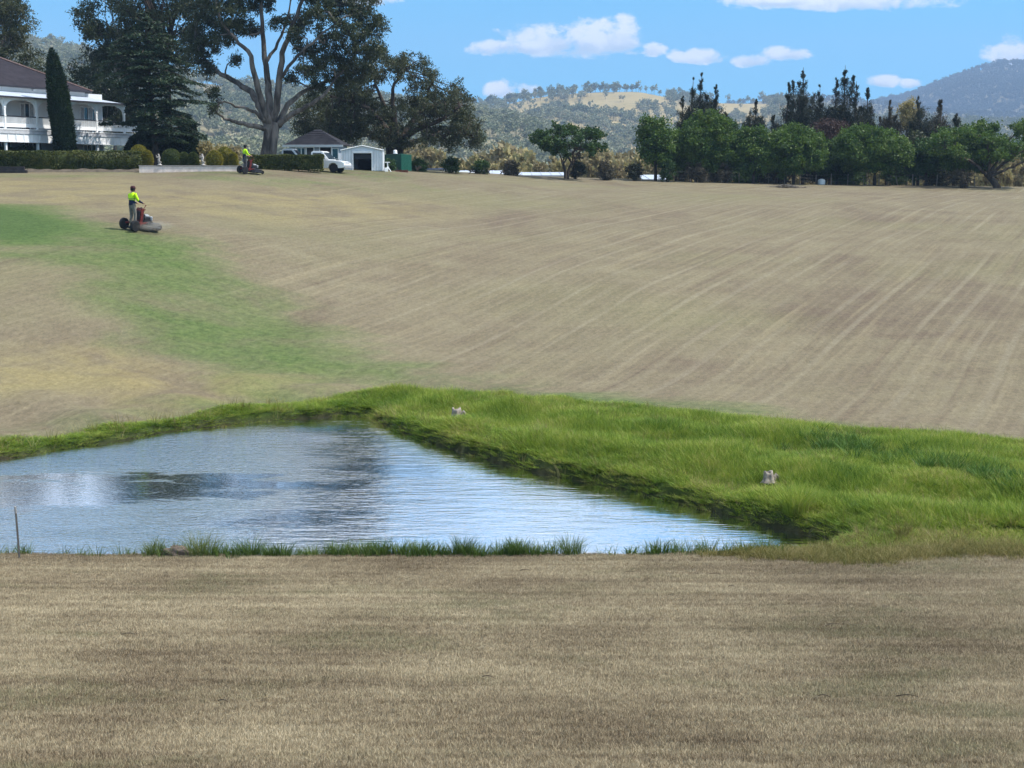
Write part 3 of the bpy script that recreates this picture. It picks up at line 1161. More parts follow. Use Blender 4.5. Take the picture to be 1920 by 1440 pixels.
def far_tree(seed, n, kind=0):
    t = Tree(seed)
    r = t.r
    for k in range(6):
        a = r.uniform(0, 2 * PI)
        d = r.uniform(0.05, 0.24)
        z = r.uniform(0.42, 0.86)
        t.clump((d * math.cos(a), d * math.sin(a), z), r.uniform(0.13, 0.21), n // 6, k=6, sig=0.045, flat=0.75)
    C = np.concatenate(t.P)
    V, Fc = leaf_quads(r, C, 0.12, 0.075)
    tt = np.repeat(np.concatenate(t.T), 4)
    mb = MB().tube([(0, 0, -0.1), (0.02, 0, 0.35), (0, 0.02, 0.65)], [0.022, 0.018, 0.01], 4)
    o = len(V)
    V = np.concatenate([V, np.array(mb.v)])
    Fq = np.array([f for f in mb.f if len(f) == 4]) + o
    return np_mesh('far_tree', V, [Fc, Fq], tint=np.concatenate([tt, np.full(len(mb.v), 1.0)]))


far_meshes = [far_tree(40 + i, 190) for i in range(5)]


def wood(name, surf, prange, srange, n, hmin, hmax, mat, label, clear=None, seed=0):
    rng = np.random.default_rng(seed)
    px = rng.uniform(*prange, n)
    s = rng.uniform(srange[0], srange[1], n) if srange[0] > 0 else rng.random(n) ** 0.8 * srange[1]
    Pw = surf(px, s)
    if clear is not None:
        keep = clear(*project(Pw), rng)
        Pw = Pw[keep]
    m = len(Pw)
    pr = [proto('far_tree', me.copy(), mat) for me in far_meshes]
    h = rng.uniform(hmin, hmax, m)
    wv = h * rng.uniform(0.85, 1.35, m)
    scatter(name, Pw, rng.uniform(0, 6.28, m), np.stack([wv, wv, h], 1), pr, rng.integers(0, 5, m), label)


def clear_mid(x, y, rng):
    n = len(x)
    keep = np.ones(n, bool)
    for cx_, cy_, rx, ry, dens in ((1165, 190, 72, 17, 0.02), (1130, 204, 70, 10, 0.06), (1205, 181, 35, 8, 0.0), (1390, 205, 55, 16, 0.06), (1345, 200, 30, 10, 0.1), (1320, 238, 45, 22, 0.15), (1290, 215, 25, 14, 0.1), (985, 212, 30, 12, 0.12), (1010, 200, 55, 6, 0.15), (970, 232, 28, 8, 0.1), (905, 208, 25, 5, 0.2), (1420, 232, 30, 10, 0.2)):
        q = ((x - cx_) / rx) ** 2 + ((y - cy_) / ry) ** 2 + 0.25 * np.sin(x * 0.11) + 0.2 * np.sin(x * 0.31 + y * 0.3)
        keep &= ~((q < 1) & (rng.random(n) > dens))
    return keep


wood('hillside_wood', h_left, (-480, 1150), (0, 1.02), 6200, 8, 14, m_htree, 'grey green gum woodland covering the left hillside', seed=11)
wood('hill_wood', h_mid, (650, 2050), (0, 1.03), 7000, 8, 15, m_htree, 'scattered gum woodland round the yellow clearings', clear_mid, 12)
wood('ridge_wood', h_ridge, (1160, 1950), (0.3, 1.02), 3000, 9, 15, m_mtree, 'dark woodland on the low ridge', seed=15)
wood('mountain_wood', h_mtn, (1390, 2350), (0, 1.02), 15000, 13, 21, m_mtree, 'blue green forest covering the mountain', seed=13)
# ridge-top gums standing against the sky
rng = np.random.default_rng(21)
pxr = np.concatenate([rng.uniform(885, 1260, 85), rng.uniform(1260, 1480, 12)])
Pr = h_mid(pxr, np.full(len(pxr), 1.0))
hh = rng.uniform(9, 18, len(pxr))
scatter('ridge_gums', Pr, rng.uniform(0, 6, len(pxr)), np.stack([hh * 0.9, hh * 0.9, hh], 1), [proto('far_tree', me.copy(), m_htree) for me in far_meshes], rng.integers(0, 5, len(pxr)), 'tall gums along the crest of the clearing hill')

# pale dry brush down behind the field
m_brush = blade_mat('dry_brush_leaf', [(0.0, (0.17, 0.135, 0.075)), (0.5, (0.30, 0.25, 0.13)), (0.8, (0.40, 0.34, 0.15)), (1.0, (0.22, 0.22, 0.10))], 0.3, 0.05, 0.45)
brush_meshes = [far_tree(60 + i, 520) for i in range(4)]
rng = np.random.default_rng(31)
pxb = np.concatenate([rng.uniform(740, 1300, 260), rng.uniform(1780, 2060, 90), rng.uniform(340, 460, 40), rng.uniform(1300, 1780, 80)])
Yb = np.concatenate([rng.uniform(195, 330, 260), rng.uniform(185, 260, 90), rng.uniform(180, 240, 40), rng.uniform(200, 300, 80)])
Xb = (pxb - 960) / F / math.cos(PITCH) * Yb
zb = ground_z(Xb, Yb)
top = np.array([at(p, rng.uniform(270, 306), Y).z for p, Y in zip(pxb, Yb)])
hb = np.clip(top - zb, 3.0, 14) * rng.uniform(0.75, 1.05, len(pxb))
scatter('dry_brush', np.c_[Xb, Yb, zb], rng.uniform(0, 6, len(pxb)), np.stack([hb * 0.75, hb * 0.75, hb], 1), [proto('brush', me, m_brush) for me in brush_meshes], rng.integers(0, 4, len(pxb)), 'pale straw coloured brush behind the crest of the field')
# open woodland on the valley floor
rng = np.random.default_rng(33)
nv = 2600
pv = rng.uniform(-100, 2200, nv)
Yv = 300 + 1000 * rng.random(nv) ** 1.2
Xv = (pv - 960) / F / math.cos(PITCH) * Yv
hv = rng.uniform(7, 13, nv)
scatter('valley_wood', np.c_[Xv, Yv, ground_z(Xv, Yv)], rng.uniform(0, 6, nv), np.stack([hv, hv, hv], 1), [proto('far_tree', me.copy(), m_htree) for me in far_meshes], rng.integers(0, 5, nv), 'grey woodland across the valley floor')


# ------------------------------------------------------------------ the big gum
def foot(px, Y, dz=0.0):
    x = (px - 960) / F / math.cos(PITCH) * Y
    return Vector((x, Y, gz(x, Y) + dz))


def local(base, pts, Y0):
    """picture points given with their own depth, relative to a tree's foot"""
    return [tuple(at(p[0], p[1], Y0 + (p[2] if len(p) > 2 else 0)) - base) for p in pts]


b0 = foot(507, 126)
t = Tree(101)
t.limb([(0.05, 0, -0.6), (0.0, 0, 0.3), *local(b0, [(506, 262), (505, 230)], 126)], 0.68, 0.50, 12)
t.limb([(0.3, -0.1, -0.5), *local(b0, [(513, 262, -.3), (519, 230, -.3)], 126)], 0.42, 0.28, 10)
limbs = [
    ([(500, 243, -.2), (472, 236, -1.2), (442, 229, -2.0), (420, 221, -2.4), (402, 211, -3)], .30, .08, 0),
    ([(500, 236, 0), (486, 216, -.8), (468, 206, -1.5), (437, 196, -2.2), (404, 189, -2.6)], .26, .06, 0),
    ([(502, 232, .2), (486, 196, .6), (472, 176, 1), (447, 156, 1.4), (411, 137, 1.8), (388, 113, 2), (366, 92, 2)], .44, .12, 1),
    ([(504, 232, -.3), (492, 190, -.8), (478, 142, -1.4), (470, 106, -1.8), (447, 78, -2.2), (420, 48, -2.6), (405, 10, -3)], .38, .09, 1),
    ([(506, 230, 0), (505, 180, 0.4), (501, 142, 0.6), (495, 94, 1.0), (492, 35, 1.2), (486, -40, 1.6), (480, -110, 1.8)], .42, .10, 1),
    ([(515, 232, 0), (520, 180, -.4), (527, 118, -.6), (539, 71, -.8), (560, 24, -1.0), (580, -40, -1.2), (600, -110, -1)], .40, .10, 1),
    ([(520, 234, .2), (536, 200, 1), (559, 179, 1.6), (594, 160, 2.4), (627, 146, 3), (655, 110, 3.4)], .34, .09, 1),
    ([(522, 236, -.2), (548, 214, -1), (571, 200, -1.8), (606, 178, -1.4), (636, 140, 0), (668, 96, 1.5)], .34, .05, 1),
    ([(524, 150, -.5), (545, 120, -1.5), (575, 88, -2), (612, 56, -2.4), (650, 30, -2.4)], .2, .07, 1),
    ([(496, 120, 1.0), (520, 84, 2.2), (540, 30, 3), (548, -30, 3.6)], .2, .07, 1),
]
ends = []
for pts, r0_, r1_, _ in limbs:
    q = t.limb(local(b0, pts, 126), r0_ * .8, r1_ * .75, 8, 0.05)
    ends.append(q)
# leaf masses seen in the picture and above its edge: (px, py, depth, radius)
masses = [(372, 100, 2, 1.1), (395, 80, 1, 1.2), (420, 60, -1, 1.3), (388, 40, 1, 1.3), (430, 22, -2, 1.5), (405, -5, -1, 1.6), (452, 50, 0, 1.1), (378, 8, 2, 1.5),
          (455, -5, 1, 1.4), (490, 0, 2, 1.3), (470, -50, 0, 1.8), (420, -60, -2, 1.8), (520, -45, 1, 1.7), (565, -60, -2, 1.8), (505, -110, 1, 2.0), (590, -20, -1, 1.5),
          (600, 20, -2, 1.5), (560, 40, 1.5, 1.1), (640, 10, 1, 1.7), (680, 20, -1, 1.5), (700, 50, 0, 1.3), (655, 60, -2, 1.6), (610, 75, 0, 1.4), (575, 95, 2, 1.1),
          (690, 90, -1.5, 1.5), (645, 110, 1, 1.5), (605, 128, -1, 1.3), (668, 135, 2, 1.4), (705, 105, 1, 1.2), (630, 150, 2, 1.1), (575, 135, -2, 0.9), (640, -50, 0, 1.9),
          (690, -30, 1, 1.6), (540, -130, -1, 2.0), (610, -120, 2, 1.9), (450, -125, 1, 1.7), (555, 70, -2.5, .8), (595, 165, 2.2, .9), (398, 175, -2.5, .55), (404, 205, -3, .5),
          (478, 60, 2.2, .6), (520, 40, -1.5, .7), (440, 110, 1.6, .55), (545, 150, 2, .6), (390, 130, 2, .8), (365, 70, 2.5, 1.2)]
allq = np.concatenate([q[len(q) // 2:] for q in ends])
for px, py, dy_, rr_ in masses:
    c_ = np.array(at(px, py, 126 + dy_) - b0)
    near_i = np.argmin(np.linalg.norm((allq - c_) * [1, 1, 1.2], axis=1))
    s_ = allq[near_i]
    t.limb([s_, (s_ + c_) / 2 + t.r.normal(0, .3, 3), c_], .085, .03, 5, .03)
    cc = t.clump(c_, rr_ * 1.02, int(1150 * rr_ ** 1.7), k=int(17 * rr_ ** 1.6) + 4, flat=.85, sig=.21)
    for k in cc[:7]:
        t.limb([c_ + t.r.normal(0, .1, 3), (c_ + k) / 2 + t.r.normal(0, .15, 3), k], .035, .012, 4)
t.finish('gum_tree', b0, 'huge gum tree with bare forking limbs behind the clipped hedge', 'tree', BARK_GUM, LF_GUM, .27, .085, (0, 0, -1), .7)

# dark spreading tree behind the shed
b1 = foot(742, 143)
t = Tree(102)
mains = [[(735, 268, 0), (720, 236, -1), (690, 205, -2), (655, 190, -2.5), (620, 180, -3)],
         [(738, 262, .5), (728, 220, 1.5), (712, 178, 2), (700, 140, 2)],
         [(745, 262, 0), (740, 210, 0), (738, 165, -.6), (760, 130, -1)],
         [(748, 266, 0), (775, 225, 1), (800, 190, 2), (812, 150, 2)],
         [(748, 268, -.4), (785, 242, -1.4), (830, 222, -2), (862, 200, -2.5)],
         [(750, 274, .2), (800, 258, -.6), (850, 250, -1), (893, 252, -1.5)],
         [(733, 274, 0), (700, 254, 1), (660, 240, 2), (625, 232, 2)]]
t.limb([(0, 0, -.5), (0, 0, .4), *local(b1, [(741, 262)], 143)], .62, .42, 10)
t.limb([(-.5, .3, -.5), (-.45, .2, .5), *local(b1, [(728, 256, .4)], 143)], .34, .22, 8)
t.limb([(.6, -.2, -.5), (.55, -.1, .5), *local(b1, [(757, 256, -.4)], 143)], .3, .2, 8)
ends = [t.limb(local(b1, pts, 143), .32, .09, 6, .06) for pts in mains]
allq = np.concatenate(ends)
r = t.r
dome_px = [(615, 165), (650, 135), (690, 112), (730, 100), (775, 97), (820, 122), (850, 140), (875, 175), (890, 215), (900, 252)]
count = 0
for k in range(520):
    px = r.uniform(612, 902)
    topy = np.interp(px, [p[0] for p in dome_px], [p[1] for p in dome_px])
    py = topy + 9 + (272 - topy - 9) * r.random() ** 1.05
    rr_ = r.uniform(.6, 1.15)
    if px > 860:
        rr_ *= .75
    half = 4.5 * math.sqrt(max(0.05, 1 - ((px - 755) / 160) ** 2))
    dy_ = r.uniform(-half, half)
    # sky windows in the middle of the crown
    if abs(dy_) < 9 and (((px - 735) / 34) ** 2 + ((py - 170) / 20) ** 2 < 1 or ((px - 790) / 20) ** 2 + ((py - 168) / 14) ** 2 < 1) and r.random() < .93:
        continue
    if r.random() < .52:
        continue
    c_ = np.array(at(px, py, 143 + dy_) - b1)
    s_ = allq[np.argmin(np.linalg.norm(allq - c_, axis=1))]
    t.limb([s_, (s_ + c_) / 2 + r.normal(0, .25, 3), c_], .06, .025, 4, .03)
    t.clump(c_, rr_, int(300 * rr_ ** 1.8), k=int(8 * rr_ ** 1.6) + 3, flat=.7, sig=.18)
    count += 1
t.finish('spreading_tree', b1, 'broad dark spreading gum behind the white shed', 'tree', BARK_DK, LF_GUM2, .26, .09, (0, 0, -1), .4)

# gums behind the house
gA = broad_tree(111, 21.0, (5.6, 4.5), 5.0, 40, 27000, fork=.34, r0=.32, lobe=(1.0, 1.9), sig=.3)
gA.finish('gum_tree', foot(12, 152), 'dense gum behind the house roof at the left edge', 'tree', BARK_GREY, LF_GUM2, .34, .11, (0, 0, -1), .5)
gB = broad_tree(112, 22.5, (5.5, 4.5), 5.0, 38, 25000, fork=.38, r0=.30, lobe=(1.0, 1.8), sig=.3, n_stem=2)
tB = gB.finish('gum_tree', foot(258, 148), 'tall gum rising behind the cedar, left of the bare limbs', 'tree', BARK_GREY, LF_GUM, .34, .11, (0, 0, -1), .5)
gC = broad_tree(113, 22.5, (5.0, 4.5), 7.0, 34, 22000, fork=.42, r0=.32, lobe=(1.0, 1.9), sig=.3)
gC.finish('gum_tree', foot(330, 140), 'dark gum crown between the cedar and the huge gum', 'tree', BARK_DK, LF_GUM, .34, .11, (0, 0, -1), .5)
gD = broad_tree(114, 10.0, (3.8, 3.2), 1.5, 22, 14000, fork=.3, r0=.2, lobe=(.9, 1.5), sig=.28)
gD.finish('bushy_tree', foot(112, 140), 'olive bushy tree just behind the house roof', 'tree', BARK_DK, LF_GUM2, .28, .10, (0, 0, -1), .3)
for px_, Y_0, H_, lb_, sd_ in ((178, 141, 10.5, 'dark loose gum behind the right end of the house roof', 116), (232, 139, 9.0, 'dark bushy tree between the house and the cedar', 117)):
    g_ = broad_tree(sd_, H_, (3.0, 2.6), 1.2, 22, 11000, fork=.3, r0=.18, lobe=(.7, 1.2), sig=.24)
    g_.finish('bushy_tree', foot(px_, Y_0), lb_, 'tree', BARK_GREY, LF_GUM, .27, .10, (0, 0, -1), .4)
gE = broad_tree(115, 7.5, (3.6, 3.0), .8, 20, 12000, fork=.25, r0=.16, lobe=(.8, 1.3), sig=.26)
gE.finish('bushy_tree', foot(600, 152), 'bushy tree behind the cottage roof', 'tree', BARK_DK, LF_GUM2, .26, .10)

# ------------------------------------------------------------------ cedar
b2 = foot(306, 118.5)
t = Tree(121)
r = t.r
Hc = at(285, 28, 118.5).z - b2.z
t.limb([(0, 0, -.3), (-.05, 0, 1.5), (-.25, 0, Hc * .45), (-.55, 0, Hc * .95)], .36, .05, 9)
zt = np.linspace(1.7, Hc, 24)
for zi in zt:
    f = (zi - 1.7) / (Hc - 1.7)
    env = np.interp(f, [0, .12, .3, .5, .7, .85, 1], [3.2, 4.2, 4.4, 3.7, 3.0, 2.2, .6])
    tx = np.interp(zi, [0, Hc * .45, Hc], [0, -.25, -.55])
    nb2 = 7 if f < .8 else 5
    for j in range(nb2):
        a = 2 * PI * (j + r.random() * .8) / nb2 + zi * 1.7
        Ln = env * r.uniform(.6, 1.12)
        if f < .42 and math.cos(a) < -.1:
            Ln *= .52
        z0 = zi + r.uniform(-.15, .15)
        dirv_ = np.array([math.cos(a), math.sin(a)])
        tip = np.array([tx + dirv_[0] * Ln, dirv_[1] * Ln, z0 + .18 * Ln * r.uniform(-.2, .9) - .10])
        midp = np.array([tx + dirv_[0] * Ln * .55, dirv_[1] * Ln * .55, z0 + .16 * Ln])
        t.limb([(tx, 0, z0), midp, tip], .05, .015, 4)
        n = int(88 * Ln)
        s = r.random(n) ** .7 * .85 + .15
        ctr = np.where(s[:, None] < .55, np.array([tx, 0, z0]) + (midp - np.array([tx, 0, z0])) * (s / .55)[:, None], midp + (tip - midp) * ((s - .55) / .45)[:, None])
        lat = r.normal(0, 1, n) * (.26 * Ln * (1 - .55 * s)) * .75
        side = np.array([-dirv_[1], dirv_[0], 0])
        pts = ctr + side * lat[:, None]
        pts[:, 2] += r.normal(0, .05, n) - .10 * np.abs(lat)
        t.P.append(pts)
        t.T.append(np.clip(.5 + r.normal(0, .25) + r.normal(0, .15, n), 0, 1))
# the long low bough towards the house
tip = np.array(at(184, 232, 117.2) - b2)
st = np.array([-.15, 0, 2.9])
q = t.limb([st, (st + tip) / 2 + np.array([0, 0, .25]), tip], .11, .02, 5)
for k in range(900):
    s = r.random() ** .8
    c_ = q[int(s * (len(q) - 1))]
    t.P.append((c_ + np.array([r.normal(0, .15), r.normal(0, .4 * (1.2 - s)), r.normal(0, .07) - .05]))[None])
    t.T.append(np.clip(np.array([.5 + r.normal(0, .25)]), 0, 1))
t.finish('cedar_tree', b2, 'dark cedar with level tiers of boughs beside the white house', 'tree', BARK_DK, LF_CEDAR, .26, .10, None, 0, .55)

# pencil cypress, leaning a little to the left
hC = at(118, 88, 116).z - foot(140, 116).z
prof = [(.66, .1), (.74, hC * .15), (.79, hC * .35), (.77, hC * .55), (.66, hC * .73), (.48, hC * .86), (.26, hC * .95), (.03, hC)]
clipped('pencil_cypress', foot(144, 116), 'tall dark pencil cypress in front of the white verandah', 'tree', prof, LF_CYP, 131, 11000, .26, .07, rough=.07)
bpy.data.objects['pencil_cypress'].rotation_euler = (0, -.105, 0)

# dark conifers under the cedar
for nm, px, Y, w_, h_, lb, sd in (('conifer_shrub', 283, 121, 1.35, 2.6, 'dark leafy conifer shrub at the corner of the verandah', 1),
                                  ('conifer_shrub', 330, 121.5, 1.2, 3.0, 'dark conifer shrub behind the cedar trunk', 2),
                                  ('conifer_shrub', 364, 121, .82, 4.0, 'dark columnar conifer right of the cedar trunk', 3)):
    prof = [(w_ * .9, .05), (w_, h_ * .3), (w_ * .95, h_ * .6), (w_ * .7, h_ * .85), (w_ * .3, h_ * .97), (.03, h_)]
    clipped(nm, foot(px, Y), lb, 'shrub', prof, LF_CYP, 140 + sd, 5200, .22, .09, rough=.10)

# straw shrub right of the conifers
t = broad_tree(150, 2.0, (1.3, 1.0), .5, 9, 2600, fork=.2, r0=.05, lobe=(.35, .6), sig=.12)
t.finish('flowering_shrub', foot(404, 121), 'pale straw coloured shrub behind the second statue', 'shrub', BARK_GREY, LF_STRAW, .16, .09)

# ------------------------------------------------------------------ topiary
YT = 114.2


def dome(w_, h_):
    return [(w_ * .82, .02), (w_ * .97, h_ * .22), (w_, h_ * .45), (w_ * .88, h_ * .70), (w_ * .62, h_ * .88), (w_ * .3, h_ * .97), (.02, h_)]


for px, top_, halfpx, Y, mt, lb in ((275, 271, 17, YT + .6, LF_GOLD, 'large rounded golden shrub at the end of the long hedge'),
                                    (289, 281, 11, YT, LF_GOLD, 'narrow golden shrub left of the first statue'),
                                    (334, 279, 18, YT, LF_TOPI, 'biggest green clipped ball, right of the first statue'),
                                    (357, 285, 10, YT + .2, LF_TOPI, 'middle green clipped ball between the two statues'),
                                    (374, 285, 9.5, YT, LF_TOPI, 'green clipped ball just left of the second statue'),
                                    (413, 282, 15, YT, LF_GOLD, 'golden green clipped ball right of the second statue'),
                                    (432, 275, 16, YT + 1.0, LF_GOLD, 'tallest golden clipped shrub behind the golden ball'),
                                    (447, 285, 9, YT + .6, LF_GOLD, 'small golden shrub left of the far mower rider')):
    p = foot(px, Y)
    p.z = PL - 0.02
    w_ = halfpx * Y / F
    h_ = at(px, top_, Y).z - p.z
    clipped('topiary_shrub', p, lb, 'shrub', dome(w_, h_), mt, int(px), 3600, .10, .055, group='clipped shrubs along the low wall', rough=.035)


# ------------------------------------------------------------------ hedges
def hedge(p0, p1, zlo, zhi, depth, label, seed, mat, n):
    rng = np.random.default_rng(seed)
    p0, p1 = Vector(p0), Vector(p1)
    d = p1 - p0
    Ln = d.length
    a = math.atan2(d.y, d.x)
    root = empty('hedge', (p0.x, p0.y, zlo), a, label, 'hedge')
    H = zhi - zlo
    A = np.array([Ln * H, Ln * H, Ln * depth, depth * H, depth * H])
    w = rng.choice(5, n, p=A / A.sum())
    u, v = rng.random(n), rng.random(n)
    C = np.zeros((n, 3))
    nr = np.zeros((n, 3))
    for k in range(5):
        s = w == k
        if k < 2:
            C[s] = np.c_[u[s] * Ln, np.full(s.sum(), (0 if k == 0 else depth)), v[s] * H]
            nr[s] = (0, -1 if k == 0 else 1, .5)
        elif k == 2:
            C[s] = np.c_[u[s] * Ln, v[s] * depth, np.full(s.sum(), H)]
            nr[s] = (0, 0, 1)
        else:
            C[s] = np.c_[np.full(s.sum(), 0 if k == 3 else Ln), u[s] * depth, v[s] * H]
            nr[s] = (-1 if k == 3 else 1, 0, .5)
    off = .05 * (np.sin(C[:, 0] * 2.1 + C[:, 2] * 2) + np.sin(C[:, 0] * 4.7 - C[:, 2] * 5 + 1)) + rng.normal(0, .03, n)
    off *= np.where(w == 2, .45, 1.0)
    C += nr * off[:, None]
    # ragged lower edge
    low = (C[:, 2] < .22 + .12 * np.sin(C[:, 0] * 1.3) + .08 * np.sin(C[:, 0] * 3.7)) & (rng.random(n) < .75)
    C, nr = C[~low], nr[~low]
    n = len(C)
    V, Fc = leaf_quads(rng, C, .15, .085, nr, .9)
    tt = np.clip(.45 + .25 * np.sin(C[:, 0] * 1.1 + 1.2 * np.sin(C[:, 2] * 3)) + rng.normal(0, .22, n), 0, 1)
    o = len(V)
    e = .07
    bx = np.array([(x, y, z) for x in (e, Ln - e) for y in (e, depth - e) for z in (.12, H - e * .6)])
    Fb = np.array([(0, 1, 3, 2), (4, 6, 7, 5), (0, 4, 5, 1), (2, 3, 7, 6), (0, 2, 6, 4), (1, 5, 7, 3)]) + o
    me = np_mesh('foliage', np.concatenate([V, bx]), [Fc, Fb], tint=np.concatenate([np.repeat(tt, 4), np.full(8, .2)]))
    me.materials.append(mat)
    link(bpy.data.objects.new('foliage', me), root)
    for k in range(int(Ln / 1.6)):
        x = .5 + k * 1.6 + rng.uniform(-.3, .3)
        MB().tube([(x, depth * .5, -.2), (x + .05, depth * .5, .5)], [.04, .03], 5).build('stem', BARK_DK, root)
    return root


hA, hB = at(-70, 300, 112.6), at(262, 300, 113.2)
z_lo = min(gz(hB.x, hB.y), gz(hA.x, hA.y)) + .02
hedge((hA.x, hA.y, 0), (hB.x, hB.y, 0), z_lo, at(130, 284, 113).z, 1.5, 'long clipped hedge in front of the white house', 161, LF_HEDGE, 26000)
hA, hB = at(-70, 290, 115.6), at(34, 290, 115.9)
hedge((hA.x, hA.y, 0), (hB.x, hB.y, 0), PL - .05, at(20, 276, 115.7).z, 1.0, 'short taller hedge behind the long hedge at the left edge', 162, LF_HEDGE, 5000)
hA, hB = at(468, 300, 117.6), at(605, 300, 118.6)
hedge((hA.x, hA.y, 0), (hB.x, hB.y, 0), gz(hA.x + 2, hA.y) - .03, at(540, 291, 118).z, 1.2, 'clipped hedge between the far mower and the parked ute', 163, LF_HEDGE, 12000)

# ------------------------------------------------------------------ trees along the right of the field


def put_broad(px, Y, top_y, half_px, crown_lo_y, seed, leaf, label, n, lobes, cat='tree', name='broadleaf_tree', bark=BARK_DK, lobe=None, fork=.22, depth=.85, L=.26, Wd=.14, lean=(0, 0), sig=.24, r0=.16, n_stem=1, group=None, flat=.7):
    p = foot(px, Y)
    H = at(px, top_y, Y).z - p.z
    lo = max(.15, at(px, crown_lo_y, Y).z - p.z) if cat != 'shrub' else -.25
    w_ = half_px * Y / F
    lobe = lobe or (max(.3, w_ * .2), max(.45, w_ * .36))
    t = broad_tree(seed, H, (w_, w_ * depth), lo, lobes, n, fork=fork, r0=r0, lobe=lobe, sig=sig, lean=lean, n_stem=n_stem, flat=flat)
    return t.finish(name, p, label, cat, bark, leaf, L, Wd, group=group)


G_ROW = 'green trees along the far fence'
put_broad(1060, 148, 228, 84, 302, 218, LF_BROAD2, 'lone spreading green tree on the crest of the field', 9500, 58, r0=.14, n_stem=2, fork=.3, lobe=(.38, .75), sig=.16)
put_broad(1224, 152, 208, 42, 322, 202, LF_BROAD, 'ragged green tree at the left end of the far row', 10500, 40, lobe=(.45, .85), group=G_ROW)
put_broad(1298, 154, 216, 66, 336, 203, LF_BROAD, 'broad green tree beneath the first tall casuarinas', 25000, 60, lobe=(.6, 1.1), group=G_ROW)
put_broad(1405, 154, 236, 46, 336, 204, LF_BROAD, 'green tree right of the gap in the far row', 15000, 40, lobe=(.55, 1.0), group=G_ROW)
put_broad(1478, 155, 228, 68, 334, 205, LF_BROAD, 'wide green tree left of the purple brown crown', 25000, 60, lobe=(.6, 1.1), group=G_ROW)
put_broad(1628, 156, 234, 84, 336, 206, LF_BROAD, 'wide rounded green tree in the middle of the right row', 30000, 75, lobe=(.65, 1.2), group=G_ROW)
put_broad(1722, 158, 258, 40, 340, 207, LF_BROAD2, 'small deep green tree between two wide green trees', 9000, 18, lobe=(.7, 1.1), group=G_ROW)
put_broad(1788, 157, 234, 60, 330, 208, LF_BROAD, 'green tree left of the wide right edge tree', 18000, 48, lobe=(.6, 1.1), group=G_ROW)
put_broad(1545, 163, 224, 54, 285, 209, LF_PURPLE, 'purple brown tree crown above the green row', 12000, 18, lobe=(.9, 1.4), L=.22, Wd=.1)
for px_, top_, hp_, lf_, lb_, sd_ in ((1354, 226, 38, LF_BROAD2, 'deep green tree in the gap right of the broad green tree', 271), (1445, 240, 34, LF_GUM2, 'olive tree squeezed between two wide green trees', 272), (1558, 258, 38, LF_BROAD2, 'deep green tree below the purple brown crown', 273), (1700, 246, 40, LF_GUM2, 'olive loose tree right of the wide rounded green tree', 274), (1262, 228, 34, LF_BROAD, 'pointed green tree beside the ragged left end tree', 275)):
    put_broad(px_, 160, top_, hp_, 338, sd_, lf_, lb_, 11000, 34, lobe=(.5, .95), group=G_ROW)
# far right tree with its fan of limbs
b3 = foot(1852, 154)
t = Tree(210)
r = t.r
fan = [[(1850, 330, 0), (1828, 308, -1), (1800, 292, -2), (1775, 280, -2.4)], [(1850, 328, .3), (1838, 300, 1), (1820, 272, 2)], [(1852, 328, 0), (1855, 296, -.4), (1850, 262, -1)],
       [(1854, 328, 0), (1872, 300, 1), (1885, 268, 1.6)], [(1855, 330, -.3), (1880, 308, -1), (1908, 290, -2), (1935, 276, -2.4)], [(1856, 332, 0), (1890, 316, .8), (1930, 300, 1.4)]]
t.limb([(-.1, 0, -.3), (0, 0, .3), *local(b3, [(1852, 328)], 154)], .36, .30, 9)
t.limb([(.25, 0, -.3), (.2, 0, .3), *local(b3, [(1856, 330, -.2)], 154)], .25, .18, 8)
qs = np.concatenate([t.limb(local(b3, p_, 154), .19, .06, 6, .04) for p_ in fan])
for k in range(64):
    px = r.uniform(1745, 1960)
    ty = np.interp(px, [1745, 1775, 1810, 1850, 1890, 1930, 1960], [258, 240, 228, 220, 224, 226, 240])
    by = np.interp(px, [1745, 1800, 1850, 1900, 1960], [282, 298, 300, 294, 285])
    c_ = np.array(at(px, ty + 7 + (by - ty - 7) * r.random(), 154 + r.uniform(-4, 4)) - b3)
    s_ = qs[np.argmin(np.linalg.norm(qs - c_, axis=1))]
    t.limb([s_, (s_ + c_) / 2 + r.normal(0, .2, 3), c_], .05, .02, 4, .02)
    t.clump(c_, r.uniform(.7, 1.2), 300, flat=.6, sig=.22)
t.finish('broadleaf_tree', b3, 'wide green tree with fanning dark limbs at the right edge', 'tree', BARK_DK, LF_BROAD, .26, .13, group=G_ROW)

